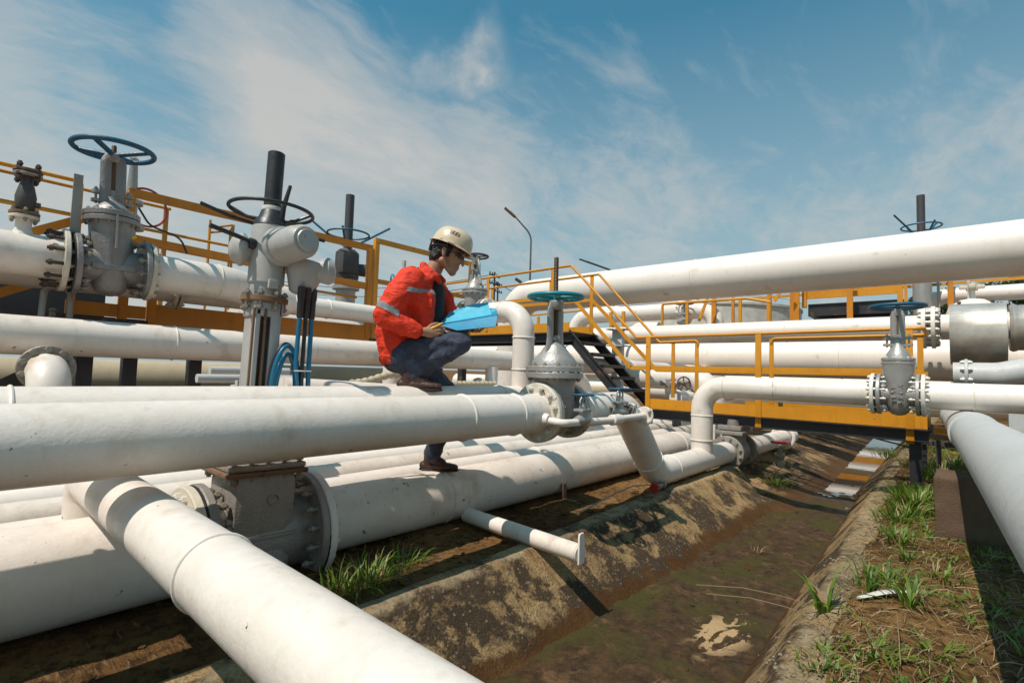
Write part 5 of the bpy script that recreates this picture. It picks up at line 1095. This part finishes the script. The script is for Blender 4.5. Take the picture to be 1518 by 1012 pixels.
body = [
    [(hd(-.012, 0, .020), (.096, .077, .096)), (hd(.030, 0, .012), (.070, .068, .085))],
    [(hd(.035, 0, -.005), (.062, .058, .060)), (hd(.052, 0, -.060), (.040, .042, .034)), (hd(.068, 0, -.100), (.024, .026, .018))],
    [(hd(-.01, -.048, -.055), .024), (hd(.06, -.018, -.098), .020)], [(hd(-.01, .048, -.055), .024), (hd(.06, .018, -.098), .020)],
    [(hd(.090, 0, .012), (.012, .012, .012)), (hd(.106, 0, -.022), (.011, .012, .010)), (hd(.108, 0, -.030), (.010, .016, .009))],
    [(hd(.086, 0, -.056), (.012, .020, .007))], [(hd(.084, 0, -.069), (.012, .018, .008))], [(hd(.086, 0, .030), (.014, .045, .010))],
    [(hd(-.008, -.078, -.022), (.012, .009, .022)), (hd(-.014, -.082, .004), (.018, .009, .020))], [(hd(-.008, .078, -.022), (.012, .009, .022)), (hd(-.014, .082, .004), (.018, .009, .020))],
    [(V((.10, .08, .86)), .052), (V((.055, .08, .77)), .058), (V((.0, .08, .68)), (.08, .14, .07)), (V((-.10, .08, .45)), (.10, .13, .10)), (V((-.12, .08, .24)), (.10, .14, .10))],
    [(shR, .052), (elR, .042), (V((-.03, -.122, .372)), .036), (wrR, .027), (V((.075, -.102, .355)), (.034, .020, .034)), (V((.100, -.092, .355)), (.026, .018, .036))],
    [(shL, .052), (elL, .042), (wrL, .028), (V((.31, .125, .395)), (.036, .034, .018)), (V((.335, .095, .398)), (.034, .030, .016))],
    # right hand: fingers curling round the folder edge, thumb on top
    finger([(.105, -.100, .382), (.140, -.092, .392), (.162, -.072, .392), (.160, -.052, .382)], .0105, .0075), finger([(.112, -.100, .365), (.150, -.094, .372), (.174, -.070, .372), (.170, -.050, .364)], .0105, .0075),
    finger([(.112, -.098, .347), (.148, -.092, .350), (.170, -.068, .350), (.164, -.050, .344)], .0100, .0072), finger([(.106, -.092, .330), (.134, -.086, .330), (.152, -.066, .330), (.148, -.052, .326)], .0090, .0065),
    finger([(.070, -.100, .378), (.092, -.096, .402), (.118, -.080, .414), (.138, -.066, .414)], .0120, .0085),
    # left hand: fingertips pointing up round the underside of the folder
    finger([(.340, .075, .385), (.356, .035, .378), (.364, .010, .398), (.366, .004, .418)], .0100, .0075), finger([(.352, .090, .388), (.376, .050, .378), (.386, .022, .398), (.388, .014, .420)], .0100, .0075),
    finger([(.360, .105, .390), (.394, .070, .382), (.406, .040, .400), (.408, .032, .420)], .0098, .0072), finger([(.360, .120, .392), (.402, .095, .390), (.420, .066, .405), (.422, .056, .420)], .0090, .0065),
    finger([(.300, .110, .382), (.318, .070, .378), (.330, .035, .396), (.334, .024, .412)], .0115, .0080),
]
hr_, kr, ar = V((-.10, -.005, .20)), V((.285, -.035, .300)), V((-.035, -.02, .085))
hl, kl, al = V((-.09, .165, .19)), V((.185, .385, -.08)), V((.04, .53, -.545))
body += [[(V((-.11, .08, .22)), (.09, .12, .08)), (hr_, .07), (kr, .045), (ar, .034)], [(V((-.11, .08, .22)), (.09, .12, .08)), (hl, .07), (kl, .045), (al, .034)]]
obj('body', blobmesh('body', body, .0046, 3), 'skin', man)
jk = blobmesh('jacket', [
    [(V((-.140, .08, .195)), (.128, .165, .10)), (V((-.165, .08, .36)), (.135, .165, .11)), (V((-.085, .08, .56)), (.142, .182, .12)), (V((-.03, .08, .665)), (.105, .19, .085)), (V((.015, .08, .715)), (.075, .13, .06))],
    [(V((-.10, -.03, .60)), (.10, .10, .08)), (V((.03, -.02, .56)), (.07, .07, .10)), (V((.02, -.02, .42)), (.07, .06, .08))],
    [(V((.06, .22, .69)), (.05, .06, .05)), (V((.155, .21, .60)), (.035, .055, .06)), (V((.165, .20, .45)), (.03, .05, .05))],
    [(shR+V((.02, .03, .0)), .092), (shR.lerp(elR, .5), .086), (elR, .078), (elR.lerp(wrR, .5)+V((0, 0, -.012)), .062), (V((-.005, -.122, .358)), .047)],
    [(V((-.20, -.06, .50)), .05), (elR, .06)],
    [(shL+V((-.02, -.03, .0)), .082), (shL.lerp(elL, .5), .070), (elL, .064), (elL.lerp(wrL, .75), .050)],
    [(V((.035, .0, .775)), .026), (V((.0, .03, .805)), .026), (V((.0, .12, .805)), .026), (V((.05, .155, .785)), .024), (V((.12, .16, .74)), .018)], [(V((.035, .0, .775)), .026), (V((.09, .0, .735)), .020), (V((.12, .015, .70)), .014)],
    [(V((.035, .0, .765)), .022), (V((.07, -.02, .72)), .02)], [(V((-.02, .08, .73)), (.07, .12, .06)), (V((.0, .08, .775)), (.045, .075, .03))],
], .0075, 5, lambda p: wr_cloth(.009, 6, (.55, 1, 2.0))(p)+wr_cloth(.007, 11, (1.6, 1, .7))(p)+.004)
obj('jacket', jk, 'jacket', man)
src = bpy.data.objects['jacket'].data
tp = lambda p: (p-shR).dot((elR-shR).normalized())/(elR-shR).length
onarm = lambda p: p.y < -.045 and (p-(shR+(elR-shR)*tp(p))).length < .10
obj('sleeve_band', shell(src, lambda p: .78 < tp(p) < .93 and p.x < -.095 and p.y < -.02, .003, 'sleeve_band'), 'refl', man)
obj('chest_band', shell(src, lambda p: .604 < p.z-.05*p.x < .634 and -.055 < p.x < .30 and p.y < .05, .003, 'chest_band'), 'refl', man)
g = G(); g.box((.045, -.088, .565), (.09, .008, .10), (0, 0, .1), .003); g.box((.045, -.093, .60), (.094, .006, .028), (0, 0, .1), .002); obj('chest_pocket', g, 'jacket', man)
sh = blobmesh('shirt', [[(V((.05, .08, .755)), (.06, .07, .03)), (V((.09, .09, .66)), (.055, .08, .06)), (V((.06, .09, .48)), (.09, .09, .09)), (V((.0, .08, .32)), (.09, .11, .07))]], .008, 3)
obj('shirt', sh, 'shirt', man)
tr = blobmesh('trousers', [
    [(V((-.135, .08, .19)), (.125, .155, .105)), (hr_, .10), (V((.11, -.015, .275)), .092), (kr, .068)], [(kr+V((-.01, 0, -.01)), .066), (V((.12, -.03, .20)), .072), (V((-.02, -.02, .125)), .066), (ar+V((.01, 0, -.01)), .052)],
    [(V((-.135, .08, .19)), (.125, .155, .105)), (hl, .095), (hl.lerp(kl, .5), .085), (kl, .066)], [(kl, .066), (kl.lerp(al, .5), .064), (al+V((0, -.01, .03)), .062)],
    [(V((-.06, .0, .12)), .07), (V((.04, .0, .15)), .08)],
], .0085, 5, lambda p: wr_cloth(.008, 7, (.6, 1, 2.4))(p)+wr_cloth(.005, 13)(p)+.002)
obj('trousers', tr, 'denim', man)
def boot(base, label=None, yaw=0, tilt=0):
    R_ = Euler((0, tilt, yaw)).to_matrix(); q = lambda x, y, z: V(base)+R_ @ V((x, y, z))
    b = blobmesh('boot', [[(q(-.075, 0, .042), (.040, .036, .034)), (q(.03, 0, .042), (.05, .040, .034)), (q(.115, .0, .038), (.050, .046, .028)), (q(.150, 0, .036), (.034, .040, .024))],
                          [(q(-.045, 0, .06), .040), (q(-.035, 0, .12), .045)], [(q(-.03, 0, .10), .042), (q(.055, 0, .062), .036)]], .005, 3, lambda p: .0015*mn_(p, 60))
    bo = obj('boot', b, 'boot', man)
    s_ = blobmesh('sole', [[(q(-.080, 0, .014), (.038, .037, .013)), (q(.02, 0, .013), (.05, .036, .012)), (q(.120, 0, .013), (.052, .046, .012)), (q(.155, 0, .015), (.036, .040, .011))]], .005, 1)
    so_ = obj('sole', s_, 'sole', bo)
    g = G()
    for k in range(4): c = q(.022+.018*k, 0, .108-.012*k); g.tube([c+R_ @ V((0, -.026, -.012)), c+R_ @ V((0, 0, .0)), c+R_ @ V((0, .026, -.012))], .0028, 6)
    obj('laces', g, 'sole', bo)
boot((-.015, -.035, -.026), yaw=.03, tilt=.02)
boot((.055, .535, -.648), yaw=-.1, tilt=0)
# head gear
g = G(); bm = g.bm; prof_ = []
HS = .93
def helm_pt(a, t):   # a around, t 0 rim .. 1 crown
    rx, ry = .128, .112; k = math.cos(t*PI/2)**.62; z = .052+.118*math.sin(t*PI/2)**.95
    x = math.cos(a)*rx*k; y = math.sin(a)*ry*k
    ridge = .006*math.exp(-(y/.022)**2)*(1 if t > .25 else t*4); return hd(x-.005, y, z+ridge)
n, m = 56, 16; rings = [[bm.verts.new(helm_pt(2*PI*k/n, j/m)) for k in range(n)] for j in range(m)]
topv = bm.verts.new(helm_pt(0, 1))
for j in range(m-1):
    for k in range(n): bm.faces.new((rings[j][k], rings[j][(k+1) % n], rings[j+1][(k+1) % n], rings[j+1][k]))
for k in range(n): bm.faces.new((rings[-1][k], rings[-1][(k+1) % n], topv))
def brim(e, dz):
    out = []
    for k in range(n):
        a = 2*PI*k/n; fw = max(0, math.cos(a))**3; ex = 1+e*(.10+.28*fw); out.append(bm.verts.new(hd(math.cos(a)*.128*ex-.005, math.sin(a)*.112*(1+e*.13), .052+dz-e*.006-e*.008*fw)))
    return out
b1 = brim(1, 0); b2 = brim(1, -.005); b3 = [bm.verts.new(helm_pt(2*PI*k/n, 0)-HR @ V((0, 0, .006))) for k in range(n)]
for A_, B_ in ((rings[0], b1), (b1, b2), (b2, b3)):
    for k in range(n): bm.faces.new((A_[k], A_[(k+1) % n], B_[(k+1) % n], B_[k]))
he = obj('hard_hat', g, 'helmet', man, 50)
g = G(); rr = bmesh.ops.create_grid(g.bm, x_segments=8, y_segments=3, size=1)
for v in g.bm.verts:
    a = -PI/2+.16+v.co.x*.26; t = .36+v.co.y*.075; p = helm_pt(a, t); v.co = p+(p-hd(0, 0, .02)).normalized()*.0018
obj('sticker', g, 'sticker', he)
for a0 in (-PI/2-.02, -PI/2+.16, -PI/2+.34):
    g = G(); bmesh.ops.create_grid(g.bm, x_segments=2, y_segments=3, size=1)
    for v in g.bm.verts:
        a = a0+v.co.x*.022+v.co.y*.03; t = .36+v.co.y*.075; p = helm_pt(a, t); v.co = p+(p-hd(0, 0, .02)).normalized()*.003
    obj('stripe', g, 'helmet', he)
g = G(); g.box(hd(.02, -.125, .052), (.05, .012, .014), HR, .004); g.box(hd(-.05, -.115, .052), (.02, .012, .014), HR, .004); obj('side_lug', g, 'helmet', he)
g = G(); g.tube([hd(-.128, -.02, .035), hd(-.115, -.055, .0), hd(-.06, -.082, .02), hd(.0, -.088, .035)], .009, 8, flat=(1, .5)); g.tube([hd(-.11, -.05, .0), hd(-.125, 0, -.012), hd(-.11, .05, 0)], .012, 8); obj('headband', g, 'cablek', he)
hrm = blobmesh('hair', [[(hd(-.045, 0, .02), (.078, .088, .077)), (hd(-.066, 0, -.045), (.050, .072, .048))], [(hd(-.07, 0, -.05), (.04, .055, .04)), (hd(-.055, 0, -.085), (.03, .045, .02))], [(hd(-.02, -.066, .03), (.05, .022, .03)), (hd(.012, -.068, -.012), (.012, .012, .022))], [(hd(-.02, .066, .03), (.05, .022, .03)), (hd(.012, .068, -.012), (.012, .012, .022))],
    [(hd(.06, 0, .05), (.03, .06, .015))]], .005, 2, lambda p: .006*mn_(p, 60)+.003*mn_(p, 130))
obj('hair', hrm, 'hair', man)
gl = blobmesh('glasses', [[(hd(.094, -.012, .006), (.008, .012, .013)), (hd(.082, -.045, .010), (.009, .014, .017)), (hd(.060, -.064, .012), (.010, .008, .014))], [(hd(.094, .012, .006), (.008, .012, .013)), (hd(.082, .045, .010), (.009, .014, .017)), (hd(.060, .064, .012), (.010, .008, .014))], [(hd(.09, -.02, .014), .005), (hd(.09, .02, .014), .005)]], .003, 1)
go = obj('sunglasses', gl, 'glass', man)
g = G(); g.tube([hd(.06, -.068, .015), hd(.0, -.082, .012), hd(-.02, -.084, -.005)], .003, 6); g.tube([hd(.06, .068, .015), hd(.0, .082, .012), hd(-.02, .084, -.005)], .003, 6); obj('temple', g, 'glass', go)
g = G(); g.tube([hd(.0, -.085, -.035), hd(.012, -.078, -.075), V((.14, .02, .80)), V((.12, .03, .75))], .0018, 6); obj('cord', g, 'red', go)
# folder with pages, pen
mw = Matrix.Translation(man.location) @ Euler((0, 0, math.radians(-48.56))).to_matrix().to_4x4()
fo = thing('folder', 'open light blue folder held over the worker\'s knee', 'folder', tuple(mw @ V((.33, 0, .42))))
def sheet_quad(name, q, m, th=.003, nseg=10, curl=0.0):
    bm = bmesh.new(); q = [mw @ V(p) for p in q]; nn = (q[1]-q[0]).cross(q[3]-q[0]).normalized(); rows = []
    for s_ in (0, 1):
        r_ = []
        for i in range(nseg+1):
            for j in range(nseg+1):
                u, v = i/nseg, j/nseg; p = (q[0]*(1-u)+q[1]*u)*(1-v)+(q[3]*(1-u)+q[2]*u)*v
                p = p+nn*(curl*math.sin(u*PI)*v+curl*.5*math.sin(v*7+u*3)*.25)+nn*th*s_; r_.append(bm.verts.new(p))
        rows.append(r_)
    k = nseg+1
    for s_ in (0, 1):
        for i in range(nseg):
            for j in range(nseg): f_ = [rows[s_][i*k+j], rows[s_][(i+1)*k+j], rows[s_][(i+1)*k+j+1], rows[s_][i*k+j+1]]; bm.faces.new(f_ if s_ else f_[::-1])
    edge = [(i, 0) for i in range(nseg)]+[(nseg, j) for j in range(nseg)]+[(i, nseg) for i in range(nseg, 0, -1)]+[(0, j) for j in range(nseg, 0, -1)]
    for a, b in zip(edge, edge[1:]+edge[:1]): bm.faces.new((rows[0][a[0]*k+a[1]], rows[0][b[0]*k+b[1]], rows[1][b[0]*k+b[1]], rows[1][a[0]*k+a[1]]))
    g = G(); g.bm.free(); g.bm = bm; return wobj(name, g, m, fo)
sheet_quad('cover', [(.132, -.02, .410), (.512, -.02, .486), (.506, -.085, .408), (.260, -.085, .374)], 'cyan2', .004)
sheet_quad('cover', [(.130, -.018, .410), (.520, -.018, .488), (.500, .13, .535), (.150, .13, .480)], 'cyan2', .004)
sheet_quad('page', [(.150, .0, .424), (.480, .0, .480), (.440, .140, .590), (.195, .140, .520)], 'cyan', .0015, 10, .014)
sheet_quad('page', [(.150, .0, .420), (.485, .0, .476), (.500, .15, .552), (.175, .15, .520)], 'cyan', .0015, 10, .008)
pe = obj('pen', G().tube([mw @ V(p) for p in ((.095, -.108, .378), (.150, -.100, .408), (.168, -.097, .418))], [.007, .007, .004], 10), 'pen'); tag(pe, 'short yellow pen in the worker\'s near hand', 'pen')
